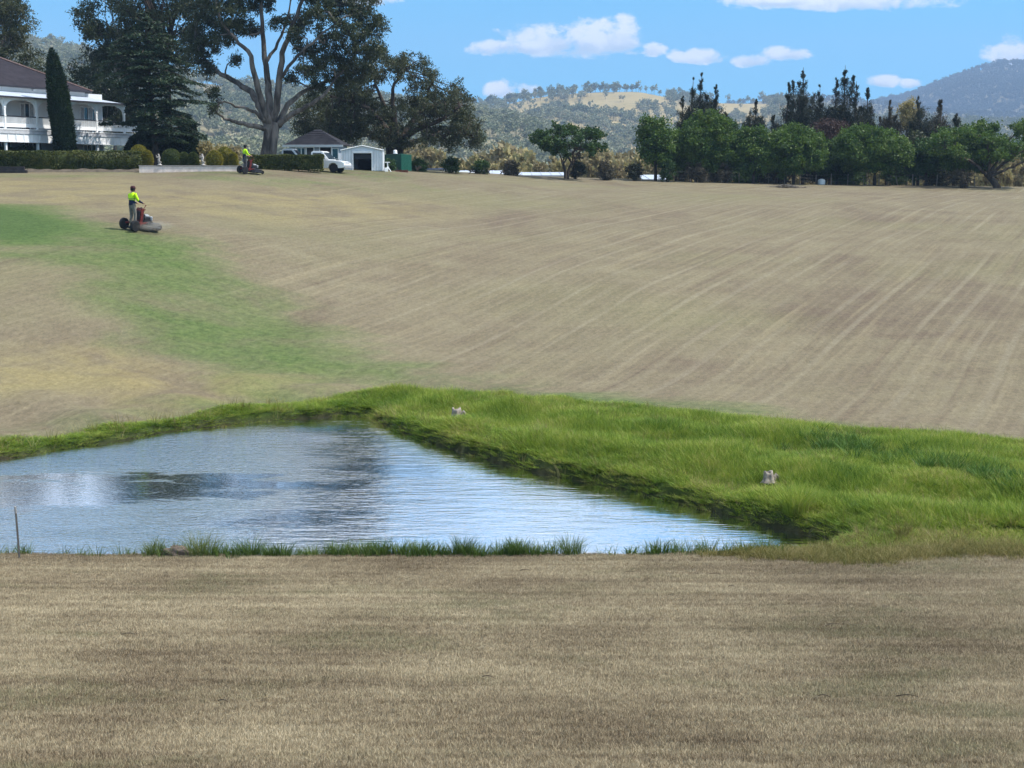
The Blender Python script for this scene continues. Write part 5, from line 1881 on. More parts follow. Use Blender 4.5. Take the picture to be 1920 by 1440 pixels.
def mower(loc, rz, tilt, label):
    """stand-on mower, front towards +x; the rider stands on the platform at x = 0"""
    m = empty('stand_on_mower', loc, rz, label, 'mower')
    m.rotation_euler = (tilt[0], tilt[1], rz)
    MB().box((.02, 0, .165), (.42, .52, .04)).box((.02, 0, .13), (.36, .44, .04)).build('platform', BLACKM, m, bevel=.008)
    for s in (-1, 1):
        wheel(m, -.16, s * .42, .27, .20)
        MB().box((.30, s * .30, .34), (.95, .06, .08)).build('frame_rail', REDP, m, bevel=.008)
        w_ = wheel(m, 1.42, s * .45, .13, .09, 'caster_wheel')
        MB().box((1.30, s * .45, .30), (.16, .06, .05)).tube([(1.36, s * .45, .30), (1.42, s * .45 + .06, .13)], .018, 6).build('caster_fork', BLACKM, w_)
    # cutting deck
    MB().prism([(.42, -.66), (.55, -.74), (1.20, -.74), (1.36, -.5), (1.36, .5), (1.20, .74), (.55, .74), (.42, .66)], 'z', .10, .26).build('cutting_deck', BLACKM, m, bevel=.025)
    MB().box((.95, 0, .30), (.7, 1.1, .05)).box((.75, .35, .33), (.2, .2, .06)).box((.75, -.35, .33), (.2, .2, .06)).build('deck_cover', BLACKM, m, bevel=.012)
    MB().prism([(.70, -.74), (1.12, -.74), (1.05, -1.00), (.78, -1.00)], 'z', .12, .20).build('discharge_chute', BLACKM, m)
    # engine
    MB().box((.86, 0, .47), (.46, .46, .26)).box((.86, .0, .36), (.6, .5, .06)).build('engine', BLACKM, m, bevel=.03)
    MB().lathe([(.20, .60), (.20, .66), (.15, .70), (.03, .71)], (.86, 0, 0), 18).build('engine_cowl', GREYP, m, smooth=True)
    MB().tube([(1.02, .18, .50), (1.14, .22, .52), (1.16, .12, .52)], .035, 8).build('muffler', STEEL, m)
    MB().lathe([(.06, .44), (.085, .46), (.085, .60), (.05, .63)], (1.06, -.2, 0), 12).build('air_filter', GREYP, m)
    # control tower with thigh pad, tank and levers
    MB().prism([(.30, .20), (.46, .20), (.60, .98), (.50, 1.02), (.42, .95)], 'y', -.22, .22).build('control_tower', REDP, m, bevel=.02)
    MB().box((.345, 0, .70), (.07, .34, .40), (0, .14, 0)).build('thigh_pad', BLACKM, m, bevel=.02)
    MB().prism([(.47, .42), (.68, .42), (.70, .74), (.55, .78)], 'y', -.19, .19).build('fuel_tank', BLACKM, m, bevel=.03)
    MB().tube([(.52, -.30, .92), (.60, -.30, 1.0), (.60, .30, 1.0), (.52, .30, .92)], .016, 8).build('front_bar', REDP, m)
    for s in (-1, 1):
        MB().tube([(.54, s * .18, .90), (.50, s * .20, 1.0), (.47, s * .195, 1.0), (.47, s * .10, 1.0)], .014, 8).build('steering_lever', BLACKM, m)
    MB().tube([(.62, -.1, .95), (.74, -.1, 1.10), (.80, -.1, 1.16)], [.014, .014, .03], 8).build('throttle_lever', REDP, m)
    MB().lathe([(.11, -.02), (.11, .02)], (.56, .0, .95), 14, 'y').build('gauge', BLACKM, m)
    return m


def mower_set(px, py, Y, rz, label_m, label_p, trousers, cap_m, cuff):
    x = (px - 960) / F / math.cos(PITCH) * Y
    z = gz(x, Y)
    c, s = math.cos(rz), math.sin(rz)
    dz_f = gz(x + c * 1.0, Y + s * 1.0) - gz(x - c * .3, Y - s * .3)
    dz_s = gz(x - s * .5, Y + c * .5) - gz(x + s * .5, Y - c * .5)
    pit, rol = -math.atan2(dz_f, 1.3), math.atan2(dz_s, 1.0)
    m = mower((x, Y, z + .02), rz, (rol, pit), label_m)
    o = rider((x + .08 * c, Y + .08 * s, z + .205), rz, label_p, trousers, cap_m, cuff)
    o.scale = (1.0, 1.2, 1.04)
    m.scale = (.88, 1.0, 1.0)
    return m


mower_set(257, 430, 71.8, R(50), 'red and black stand-on mower on the green slope', 'person in lime shirt and maroon cap riding the nearer mower', KHAKI, CAPM, True)
mower_set(467, 325, 111.2, R(35), 'red stand-on mower by the clipped hedge', 'person in lime shirt and dark cap riding the far mower', KHAKI2, CAPD, False)


# statues of a child with raised arm on the wall
def statue(px, Y, label, mir, seed):
    p = foot(px, Y)
    root = empty('statue', (p.x, p.y, PL + .05), 0, label, 'statue')
    hgt = at(px, 286.5, Y).z - (PL + .05)
    k = hgt / 1.12
    MB().lathe([(.22 * k, 0), (.22 * k, .05 * k), (.13 * k, .10 * k), (.10 * k, .17 * k), (.17 * k, .27 * k), (.20 * k, .31 * k), (.14 * k, .33 * k)], (0, 0, 0), 14).build('pedestal', STONE, root, smooth=True)
    J = {'pel': ((.02, 0, .52), (.15, .13)), 'bel': ((0, 0, .63), (.13, .115)), 'ch': ((-.02, 0, .76), (.135, .11)), 'nk': ((-.04, 0, .87), .055), 'h0': ((-.06, 0, .95), .085), 'h1': ((-.06, 0, 1.04), .078), 'n': ((-.155, 0, .98), .015),
         'sl': ((-.03, .13, .82), .055), 'el_': ((-.18, .15, .74), .045), 'wl': ((-.27, .08, .86), .036), 'hl': ((-.29, .05, .92), .03),
         'sr': ((-.03, -.13, .82), .055), 'er': ((-.12, -.19, .70), .045), 'wr': ((-.25, -.10, .72), .036), 'hr': ((-.30, -.06, .74), .03),
         'kl': ((-.10, .09, .44), .085), 'al': ((.0, .09, .33), .06), 'kr': ((-.08, -.10, .45), .085), 'ar': ((.04, -.09, .33), .06)}
    E = [('pel', 'bel'), ('bel', 'ch'), ('ch', 'nk'), ('nk', 'h0'), ('h0', 'h1'), ('h0', 'n'), ('ch', 'sl'), ('sl', 'el_'), ('el_', 'wl'), ('wl', 'hl'), ('ch', 'sr'), ('sr', 'er'), ('er', 'wr'), ('wr', 'hr'), ('pel', 'kl'), ('kl', 'al'), ('pel', 'kr'), ('kr', 'ar')]
    J = {n: ((c[0] * k, c[1] * k, c[2] * k), (rd * k if not isinstance(rd, tuple) else (rd[0] * k, rd[1] * k))) for n, (c, rd) in J.items()}
    skin_body('figure', J, E, 'pel', root, [(STONE, E)])
    root.rotation_euler = (0, 0, mir)
    return root


statue(312, 112.25, 'pale stone child statue on the wall, left one', R(12), 1)
statue(392, 112.95, 'pale stone child statue on the wall, right one', R(-8), 2)
# dark figure by the verandah corner post
p = foot(229, 118.5)
root = empty('dark_statue', (p.x, p.y, PL - .05), R(20), 'dark bronze figure standing by the verandah corner post', 'statue')
MB().lathe([(.25, 0), (.25, .08), (.18, .12), (.18, .62), (.24, .68), (.24, .74)], (0, 0, 0), 12).build('plinth', BRONZE, root)
J = {'pel': ((0, 0, 1.15), (.10, .09)), 'ch': ((0, 0, 1.36), (.12, .10)), 'nk': ((0, 0, 1.50), .04), 'h0': ((0, 0, 1.58), .065), 'h1': ((0, 0, 1.65), .05), 'sl': ((0, .13, 1.42), .045), 'el_': ((.06, .20, 1.26), .035), 'wl': ((.12, .14, 1.36), .028), 'sr': ((0, -.13, 1.42), .045), 'er': ((.03, -.18, 1.24), .035), 'wr': ((.05, -.16, 1.10), .028),
     'kl': ((.03, .06, .95), .07), 'al': ((0, .06, .74), .06), 'kr': ((.02, -.06, .95), .07), 'ar': ((0, -.06, .74), .06)}
E = [('pel', 'ch'), ('ch', 'nk'), ('nk', 'h0'), ('h0', 'h1'), ('ch', 'sl'), ('sl', 'el_'), ('el_', 'wl'), ('ch', 'sr'), ('sr', 'er'), ('er', 'wr'), ('pel', 'kl'), ('kl', 'al'), ('pel', 'kr'), ('kr', 'ar')]
skin_body('figure', J, E, 'pel', root, [(BRONZE, E)], 1)

# white-flowered roses before the verandah
for px, Y, lb, sd in ((18, 117.2, 'rose bush with white flowers at the left edge', 1), (70, 117.6, 'rose bush with white flowers before the second verandah post', 2)):
    t = broad_tree(400 + sd, 1.95, (.85, .7), .6, 8, 900, fork=.3, r0=.04, lobe=(.28, .45), sig=.12)
    o = t.finish('rose_bush', foot(px, Y), lb, 'shrub', BARK_DK, LF_TOPI, .15, .09)
    C = np.concatenate(t.P)[::28] * 1.03
    V, Fc = leaf_quads(t.r, np.repeat(C, 3, 0), .15, .13)
    me = np_mesh('flowers', V, [Fc], tint=np.repeat(t.r.random(len(C) * 3), 4))
    me.materials.append(LF_FLOWER)
    link(bpy.data.objects.new('flowers', me), o)

# ------------------------------------------------------------------ cottage
c0 = at(531, 300, 134)
cz0 = gz(c0.x + 2, 134)
cot = empty('cottage', (c0.x, c0.y, cz0), R(-4), 'small blue grey cottage with dark hipped roof behind the white ute', 'cottage')
mpx = 134 / F
cw_ = 112 * mpx
ez = at(590, 272, 134).z - cz0
rz_ = at(587, 241, 134).z - cz0
o_ = .45
MB().box((cw_ / 2, 2.5, ez / 2), (cw_ - 2 * o_, 4.2, ez - .02)).build('wall', BLUEGREY, cot)
ro = MB().add([(0, 0, ez), (cw_, 0, ez), (cw_, 5, ez), (0, 5, ez), (cw_ * .46, 2.5, rz_), (cw_ * .54, 2.5, rz_)], [(0, 1, 5, 4), (1, 2, 5), (2, 3, 4, 5), (3, 0, 4), (0, 3, 2, 1)]).build('roof', TILES2, cot)
for k in range(1, 8):        # tile courses standing a little proud
    f = k / 8
    xa, xb = cw_ * .46 * f, cw_ - cw_ * .46 * f
    MB().box(((xa + xb) / 2, 2.5 * f - .02, ez + (rz_ - ez) * f + .012), (xb - xa, .06, .05)).build('tile_course', TILES2, ro)
MB().box((cw_ / 2, -.03, ez - .08), (cw_ + .06, .08, .2)).build('fascia', WALLW, cot)
window(cot, cw_ * .29, .388, ez - 1.25, 1.0, 1.05, 2, False, outy=-1)
window(cot, cw_ * .43, .388, ez - 1.75, .85, 1.6, 1, False, outy=-1)
window(cot, cw_ * .86, .388, ez - 1.25, .6, 1.0, 1, False, outy=-1)
dr = MB().box((cw_ * .70, .37, (ez - .2) / 2), (.95, .08, ez - .3)).build('door', DARKIN, cot)
MB().box((cw_ * .70 - .53, .36, (ez - .15) / 2), (.09, .12, ez - .2)).box((cw_ * .70 + .53, .36, (ez - .15) / 2), (.09, .12, ez - .2)).build('door_frame', WHITE, dr)
MB().lathe([(.03, 0), (.045, .03), (.02, .06)], (cw_ * .70 + .36, .28, 1.0), 10, 'y').build('handle', STEEL, dr)

# ------------------------------------------------------------------ white garden shed
s0 = at(641, 318, 127)
sz0 = gz(s0.x + 1.5, 127) - .03
sw = 76 * 127 / F
sh_e = at(680, 281, 127).z - sz0
sh_r = at(676, 273, 127).z - sz0
shed = empty('garden_shed', (s0.x, s0.y, sz0), R(3), 'white steel garden shed with a dark open doorway', 'shed')
SHEDW = solid('white_steel', (.70, .72, .75), .45, var=.06, scale=1.0, stain=(.45, .44, .42))


def ribbed(x0, x1, y, z0, z1, along='x', pitch=.19, outv=-1, topfn=None):
    """ribbed steel sheet as real folds"""
    vs, fs = [], []
    n = max(2, int(abs(x1 - x0) / pitch))
    for k in range(n):
        for f, o in ((0, 0), (.55, 0), (.65, .035), (.9, .035)):
            a = x0 + (x1 - x0) * (k + f) / n
            zt_ = topfn(a) if topfn else z1
            b = y + outv * o
            for zz in (z0, zt_):
                vs.append((a, b, zz) if along == 'x' else (b, a, zz))
    a = x1
    zt_ = topfn(a) if topfn else z1
    for zz in (z0, zt_):
        vs.append((a, y, zz) if along == 'x' else (y, a, zz))
    m_ = len(vs) // 2
    for k in range(m_ - 1):
        fs.append((2 * k, 2 * k + 2, 2 * k + 3, 2 * k + 1))
    return vs, fs


def topf(x):
    return sh_e + (sh_r - sh_e) * (1 - abs(x - sw / 2) / (sw / 2)) - .02


dw0, dw1 = sw * .26, sw * .75
dh = sh_e * .86
MB().add(*ribbed(0, dw0, 0, 0, 1, topfn=topf)).build('front_panel', SHEDW, shed)
MB().add(*ribbed(dw1, sw, 0, 0, 1, topfn=topf)).build('front_panel', SHEDW, shed)
MB().add([(dw0, 0, dh), (dw1, 0, dh), (dw1, 0, topf(dw1)), (sw / 2, 0, topf(sw / 2)), (dw0, 0, topf(dw0))], [(0, 1, 2, 3, 4)]).build('gable_panel', SHEDW, shed)
MB().add(*ribbed(0, 3.2, 0, 0, sh_e, 'y', outv=-1)).build('side_panel', SHEDW, shed)
MB().add(*ribbed(0, 3.2, sw, 0, sh_e, 'y', outv=1)).build('side_panel', SHEDW, shed)
MB().add(*ribbed(0, sw, 3.2, 0, 1, topfn=topf, outv=1)).build('back_panel', SHEDW, shed)
rf = MB().add([(-.1, -.12, sh_e - .02), (sw / 2, -.12, sh_r + .02), (sw / 2, 3.3, sh_r + .02), (-.1, 3.3, sh_e - .02)], [(0, 1, 2, 3)]).add([(sw / 2, -.12, sh_r + .02), (sw + .1, -.12, sh_e - .02), (sw + .1, 3.3, sh_e - .02), (sw / 2, 3.3, sh_r + .02)], [(0, 1, 2, 3)]).build('roof', SHEDW, shed)
MB().tube([(-.1, -.14, sh_e - .03), (sw / 2, -.14, sh_r + .01), (sw + .1, -.14, sh_e - .03)], .045, 6).build('barge', WHITE, rf)
MB().box((dw0 + .04, -.05, dh / 2), (.09, .07, dh)).box((dw1 - .04, -.05, dh / 2), (.09, .07, dh)).box(((dw0 + dw1) / 2, -.05, dh + .06), (dw1 - dw0, .09, .18)).build('door_frame', WHITE, shed)
MB().box(((dw0 + dw1) / 2, .35, dh * .82), (dw1 - dw0, .05, dh * .3)).build('roller_door', BLACKM, shed)
MB().box((sw / 2, 1.6, .02), (sw - .1, 3.1, .04)).build('floor', DARKIN, shed)
MB().box((sw * .55, 2.2, .5), (1.2, .6, .9)).build('stored_chest', DARKIN, shed, bevel=.03)
for x in (0.02, sw - .02):
    MB().box((x, -.03, sh_e / 2), (.09, .09, sh_e)).build('corner_trim', WHITE, shed)

# ------------------------------------------------------------------ green steel fence corner
f0, fc, f1 = at(712, 309, 136), at(752, 310, 131), at(771, 310, 135.5)
fz = gz(fc.x, fc.y)
ft = at(752, 289, 131).z - fz
gf = empty('steel_fence', (fc.x, fc.y, fz), 0, 'dark green ribbed steel fence turning a corner beside the shed', 'fence')
for q in (f0, f1):
    d = Vector((q.x - fc.x, q.y - fc.y, 0))
    a = math.atan2(d.y, d.x)
    vs, fs = ribbed(0, d.length, 0, .02, ft, pitch=.26, outv=(1 if q is f0 else -1))
    m3 = Matrix.Rotation(a, 3, 'Z')
    MB().add([m3 @ Vector(v) for v in vs], fs).build('panel', GREENMET, gf)
    for z_ in (.08, ft):
        mb = MB()
        mb.tube([m3 @ Vector((0, 0, z_)), m3 @ Vector((d.length, 0, z_))], .035, 6)
        mb.build('rail', GREENMET, gf)
for q in (f0, fc, f1):
    MB().box((q.x - fc.x, q.y - fc.y, ft / 2), (.07, .07, ft + .08)).build('post', GREENMET, gf)

bq = at(741, 288, 132.4)
bk = empty('white_bucket', (bq.x, bq.y, fz + ft + .06), 0, 'white upturned bucket on top of the green fence', 'bucket')
MB().lathe([(.19, 0), (.17, .04), (.165, .26), (.13, .31), (.05, .33)], (0, 0, 0), 16).build('bucket_body', WHITE, bk, smooth=True)
MB().lathe([(.195, .0), (.20, .03), (.18, .05)], (0, 0, 0), 16, closed=False).build('rim', WHITE, bk)
# white stand and drums by the shed
p = foot(731, 127.5)
st = empty('garden_stand', p, R(10), 'white T-shaped metal stand on the lawn right of the shed', 'stand')
MB().box((0, 0, .78), (.42, .2, .06)).build('top_bar', WHITE, st, bevel=.01)
MB().tube([(0, 0, .76), (.02, 0, .40)], .05, 8).build('post', WHITE, st)
MB().tube([(.02, 0, .42), (.28, 0, .01)], .045, 6).tube([(.02, 0, .42), (-.2, .12, .01)], .045, 6).tube([(.02, 0, .42), (-.2, -.12, .01)], .045, 6).build('feet', WHITE, st)
MB().box((-.12, -.02, .17), (.3, .25, .3), (.1, .2, .3)).build('brace_box', WHITE, st, bevel=.02)
p = foot(718.5, 127.8)
dm = empty('white_drum', p, 0, 'small white drum standing between the shed and the stand', 'drum')
MB().lathe([(.15, 0), (.17, .03), (.17, .36), (.14, .40), (.06, .42), (.06, .46)], (0, 0, 0), 16).build('drum_body', WHITE, dm, smooth=True)
MB().tube([(.17, 0, .2), (.25, 0, .15), (.26, 0, .0)], .03, 6).build('spout', WHITE, dm)
p = foot(718, 128.6)
hp_ = empty('hose_reel', p, 0, 'pale hose reel on a post beside the shed wall', 'hose reel')
MB().tube([(0, 0, -.1), (0, 0, 1.3)], .035, 6).build('post', WHITE, hp_)
MB().lathe([(.10, -.12), (.20, -.12), (.20, -.09), (.14, -.07), (.14, .07), (.20, .09), (.20, .12), (.10, .12)], (0, 0, 1.1), 16, 'y').build('reel', GREYP, hp_)
p = foot(757, 129)
ed = empty('timber_edging', p, R(-12), 'reddish timber garden edging below the green fence', 'edging')
MB().box((0, 0, .06), (1.1, .1, .2)).build('board', RUSTY, ed, bevel=.01)
MB().box((-.4, .1, .15), (.06, .06, .5)).build('stake', TIMBER, ed)


# ------------------------------------------------------------------ vehicles
def ute(loc, rz, label, name, canopy=False):
    """pickup, nose towards +x, 5 m long, origin under the middle"""
    v = empty(name, loc, rz, label, 'ute')
    hw_ = .84
    lower = [(-2.45, .42), (-2.45, .95), (-.35, .97), (.95, .98), (1.55, .95), (2.15, .86), (2.36, .74), (2.40, .40), (2.05, .34)]
    for cx_ in (1.45,):
        lower += [(1.86, .34), (1.80, .58), (1.62, .72), (1.45, .75), (1.28, .72), (1.10, .58), (1.04, .34)]
    lower += [(-1.04, .34), (-1.10, .58), (-1.28, .72), (-1.45, .75), (-1.62, .72), (-1.80, .58), (-1.86, .34)]
    MB().prism(lower, 'y', -hw_, hw_).build('body', CARW, v, bevel=.03)
    cab = [(-.45, .96), (-.42, 1.60), (-.28, 1.68), (.40, 1.68), (.55, 1.62), (1.12, .98)]
    vs = [(x, s * (hw_ - .03 - .16 * max(0, z - .96)), z) for s in (-1, 1) for x, z in cab]
    n = len(cab)
    MB().add(vs, [tuple(range(n))[::-1], tuple(range(n, 2 * n))] + [(i, (i + 1) % n, n + (i + 1) % n, n + i) for i in range(n)]).build('cab', CARW, v, bevel=.025)
    for s in (-1, 1):
        yb = lambda z: s * (hw_ - .03 - .16 * max(0, z - .96) + .006)
        g = [(-.28, 1.06), (-.28, 1.54), (.42, 1.54), (.86, 1.08)]
        MB().add([(x, yb(z), z) for x, z in g] + [(x, yb(z) - s * .02, z) for x, z in g], [(0, 1, 2, 3), (7, 6, 5, 4), (0, 4, 5, 1), (1, 5, 6, 2), (2, 6, 7, 3), (3, 7, 4, 0)]).build('side_window', GLASS, v)
        d_ = MB().box((.28, s * (hw_ + .004), .78), (1.05, .012, .44)).build('door', CARW, v)
        MB().box((-.1, s * (hw_ + .02), .90), (.16, .03, .035)).build('door_handle', BLACKM, d_)
        MB().box((.86, s * (hw_ + .10), 1.12), (.10, .16, .15)).build('mirror', CARW, v, bevel=.015)
        MB().box((2.26, s * .62, .72), (.16, .34, .15), (0, .35, 0)).build('headlight', GREYP, v, bevel=.02)
        for x in (-1.45, 1.45):
            wheel(v, x, s * (hw_ - .12), .34, .22)
        MB().box((-1.45, s * (hw_ - .02), 1.08), (2.0, .04, .26)).build('tray_side', CARW, v)
    MB().add([(.60, -.66, 1.58), (.60, .66, 1.58), (1.09, .76, 1.03), (1.09, -.76, 1.03), (.585, -.66, 1.565), (.585, .66, 1.565), (1.07, .76, 1.02), (1.07, -.76, 1.02)], [(0, 1, 2, 3), (7, 6, 5, 4), (0, 4, 5, 1), (1, 5, 6, 2), (2, 6, 7, 3), (3, 7, 4, 0)]).build('windscreen', GLASS, v)
    MB().box((2.36, 0, .46), (.16, 1.62, .22)).build('bumper', GREYP, v, bevel=.03)
    MB().box((2.33, 0, .70), (.06, .8, .16)).build('grille', BLACKM, v)
    MB().box((-2.43, 0, 1.08), (.05, 1.6, .26)).build('tailgate', CARW, v)
    if canopy:
        MB().box((-1.45, 0, 1.34), (1.9, 1.5, .7)).build('canopy', CARW, v, bevel=.06)
    return v


p = foot(606, 121.5)
ute((p.x, p.y, p.z - .12), R(-14), 'white ute parked with its nose towards the shed', 'parked_ute')
p = foot(550, 129)
ute((p.x, p.y, p.z - .12), R(-6), 'white ute half hidden behind the clipped hedge', 'parked_ute', False)

# ------------------------------------------------------------------ pale roofs beyond the crest


def low_shed(pxa, pxb, Y, ytop, ybot, mat, label, panels=0):
    a, b = at(pxa, ytop, Y), at(pxb, ytop, Y)
    zg = gz((a.x + b.x) / 2, Y)
    W_ = b.x - a.x
    zt_, zb_ = a.z - zg, at(pxa, ybot, Y).z - zg
    dp = 9.0
    r_ = empty('low_shed', (a.x, Y, zg), 0, label, 'shed')
    zb_ = max(zb_, .4)
    MB().box((W_ / 2, dp / 2 + .3, (zb_ - .1) / 2 - .2), (W_ - .4, dp - .4, zb_ + .3)).build('wall', WALLW, r_)
    rf_ = MB().add([(0, 0, zb_), (W_, 0, zb_), (W_, dp, zt_), (0, dp, zt_), (0, 0, zb_ - .12), (W_, 0, zb_ - .12), (W_, dp, zt_ - .12), (0, dp, zt_ - .12)], [(0, 1, 2, 3), (7, 6, 5, 4), (0, 4, 5, 1), (1, 5, 6, 2), (2, 6, 7, 3), (3, 7, 4, 0)]).build('roof', mat, r_)
    sl = math.atan2(zt_ - zb_, dp)
    nn = int(W_ / 1.0)
    for k in range(nn):
        MB().box(((k + .5) * W_ / nn, dp / 2, (zt_ + zb_) / 2 + .03), (.06, dp / math.cos(sl), .05), (sl, 0, 0)).build('roof_rib', mat, rf_)
    return r_


low_shed(786, 836, 160, 315.5, 325, PANEL, 'blue grey panelled roof showing over the crest by the dark shrub')
low_shed(842, 968, 168, 318.5, 326.5, PALEROOF, 'long pale metal roof showing over the crest of the field')
low_shed(970, 1062, 172, 322, 328.5, PALEROOF, 'pale metal roof left of the lone spreading tree trunk')
low_shed(1206, 1252, 172, 327, 336, PALEROOF, 'pale roof glimpsed under the ragged green tree')

# ------------------------------------------------------------------ wire fence along the far row
pts_px = [(1250, 0), (1289, 0), (1317, .0), (1346, 0), (1378, 0), (1405, 0), (1432, 0), (1462, 0), (1490, 0), (1520, 0), (1548, 0), (1578, .04), (1607, 0), (1636, 0), (1671, -.24), (1698, 0), (1742, .07), (1786, 0), (1812, 0)]
fb = [foot(px, 157) for px, _ in pts_px]
wf = empty('wire_fence', fb[0], 0, 'wire fence on weathered posts along the foot of the far trees', 'fence')
tops = []
for (px, ln), q in zip(pts_px, fb):
    o = q - fb[0]
    h_ = 1.05 + .12 * math.sin(px)
    tp = o + Vector((ln, 0, h_))
    MB().tube([o + Vector((0, 0, -.3)), tp], [.055, .048], 7).build('post', POSTWOOD, wf)
    tops.append((o, tp))
for f in (.3, .6, .9):
    MB().tube([o + (tp - o) * f for o, tp in tops], .008, 4).build('wire', WIRE, wf)

# brush heap and white drum at the far edge
p = foot(1466, 146)
t = Tree(501)
for k in range(60):
    a = t.r.uniform(0, 6.28)
    c_ = np.array([t.r.normal(0, .75), t.r.normal(0, .3), t.r.uniform(.03, .25)])
    dv = np.array([math.cos(a), math.sin(a) * .5, t.r.normal(0, .15)]) * t.r.uniform(.3, .7)
    t.limb([c_ - dv, c_ + t.r.normal(0, .05, 3), c_ + dv], .018, .008, 4)
t.clump((0, 0, .12), (.9, .4, .2), 500, sig=.1)
t.finish('brush_heap', p, 'low heap of cut brush lying on the far lawn', 'brush heap', BARK_GREY, LF_GREYBR, .16, .05, crown='cuttings')
p = foot(1530, 156)
dm = empty('water_tank', p, 0, 'small white round tank under the purple brown tree', 'tank')
MB().lathe([(.36, 0), (.38, .04), (.38, .42), (.30, .52), (.1, .57)], (0, 0, 0), 18).build('tank_body', WHITE, dm, smooth=True)
MB().lathe([(.09, .55), (.09, .62)], (0, 0, 0), 12).build('lid', GREYP, dm)


# ------------------------------------------------------------------ star picket at the near bank
q = at(36, 1043, 27.2)
zg = gz(q.x, 27.2)
ph = at(32, 950, 27.2).z - zg
fp = empty('steel_picket', (q.x, 27.2, zg), 0, 'thin steel picket standing in front of the pond', 'post')
prof = []
for k in range(3):
    a = 2 * PI * k / 3 + .5
    for s, rr_ in ((-.35, .010), (-.06, .022), (.06, .022), (.35, .010)):
        prof.append((rr_ * math.cos(a + s), rr_ * math.sin(a + s)))
o = MB().prism(prof, 'z', -.4, ph).build('picket_shaft', solid('weathered_steel', (.10, .095, .09), .6, metal=.3, var=.2), fp)
o.rotation_euler = (0, -.035, 0)
MB().box((0, 0, ph - .06), (.03, .03, .13)).build('picket_cap', solid('pale_cap', (.5, .48, .45), .6), fp).rotation_euler = (0, -.035, 0)


# ------------------------------------------------------------------ stones
def rock(name, p, size, label, cat, mat, seed, lumps):
    rng = np.random.default_rng(seed)
    root = empty(name, p, rng.uniform(0, 6), label, cat)
    root.rotation_euler = (0, 0, 0)
    for k, (c_, s_, nm) in enumerate(lumps):
        bm = bmesh.new()
        bmesh.ops.create_icosphere(bm, subdivisions=4, radius=1)
        ph_ = rng.uniform(0, 6, 6)
        for v in bm.verts:
            d_ = v.co.normalized()
            f = 1 + .13 * math.sin(3.1 * d_.x + ph_[0] + 2 * d_.y) + .10 * math.sin(5.3 * d_.y + ph_[1] + 3 * d_.z) + .08 * math.sin(8 * d_.z + 6 * d_.x + ph_[2]) + .05 * math.sin(13 * d_.x - 11 * d_.y + ph_[3])
            f -= .10 * max(0, math.sin(7 * d_.x + 5 * d_.z + ph_[4])) ** 3
            v.co = Vector((d_.x * f * s_[0], d_.y * f * s_[1], d_.z * f * s_[2])) * size + Vector(c_) * size
        me = bpy.data.meshes.new(nm)
        bm.to_mesh(me)
        bm.free()
        for pl in me.polygons:
            pl.use_smooth = True
        me.materials.append(mat)
        link(bpy.data.objects.new(nm, me), root)
    return root


ROCK = solid('pale_rock', (.33, .285, .245), .95, var=.35, scale=9, bump=.8, stain=(.10, .085, .07))
MOSSR = solid('brown_rock', (.17, .135, .11), .95, var=.4, scale=7, bump=.8, stain=(.05, .06, .03))


def old_stump(px, py, h_, label, seed):
    """weathered hollow stump: fluted wall, jagged rim, one split slab and buttress roots"""
    q = hit(px, py)
    r_ = np.random.default_rng(seed)
    root = empty('stump', (q[0], q[1], gz(*q) + .10), r_.uniform(-.4, .4), label, 'stump')
    k = 26
    rim = [h_ * (.86 + .09 * math.sin(a_ * 2 + 1) + .12 * r_.random()) for a_ in np.linspace(0, 2 * PI, k, endpoint=False)]
    flut = [1 + .16 * math.sin(5 * a_ + 1) + .10 * math.sin(9 * a_) + r_.normal(0, .04) for a_ in np.linspace(0, 2 * PI, k, endpoint=False)]
    V, Fc = [], []
    rows = [(1.5, 0.0), (1.12, .22), (.95, .5), (.88, .8), (.80, 1.0), (.60, .96), (.5, .55), (.4, .3)]
    for rr_, f in rows:
        for i_ in range(k):
            a_ = 2 * PI * i_ / k
            x = h_ * .46 * rr_ * flut[i_]
            V.append((x * math.cos(a_) - .10 * h_ * f, x * .8 * math.sin(a_), rim[i_] * f))
    for g_ in range(len(rows) - 1):
        for i_ in range(k):
            Fc.append((g_ * k + i_, g_ * k + (i_ + 1) % k, (g_ + 1) * k + (i_ + 1) % k, (g_ + 1) * k + i_))
    Fc.append(tuple(range((len(rows) - 1) * k, len(rows) * k)))
    MB().add(V, Fc).build('stump_body', ROCK, root, smooth=True)
    sl = MB()
    sl.tube([(h_ * .35, -.02, 0), (h_ * .55, 0, h_ * .45), (h_ * .66, .02, h_ * .66), (h_ * .84, .0, h_ * .48), (h_ * .95, -.02, h_ * .1)], [h_ * .20, h_ * .17, h_ * .13, h_ * .13, h_ * .08], 9)
    sl.build('split_slab', ROCK, root, smooth=True)
    for a_ in (2.6, 4.2, 5.4):
        MB().tube([(0, 0, h_ * .2), (h_ * .4 * math.cos(a_), h_ * .35 * math.sin(a_), h_ * .12), (h_ * .8 * math.cos(a_), h_ * .7 * math.sin(a_), -.02)], [h_ * .16, h_ * .12, h_ * .04], 7).build('root', ROCK, root, smooth=True)
    return root


old_stump(857, 781, .30, 'pale weathered stump in the green bank, farther one', 3)
old_stump(1442, 908, .26, 'pale weathered stump in the green bank, nearer one', 9)
q = at(328, 1040, 27.6)
rock('boulder', (q.x, 27.7, gz(q.x, 27.7) - .02), .17, 'brown boulder among grass at the near edge of the pond', 'boulder', MOSSR, 5, [((0, 0, .3), (1.35, .8, .95), 'boulder_body')])

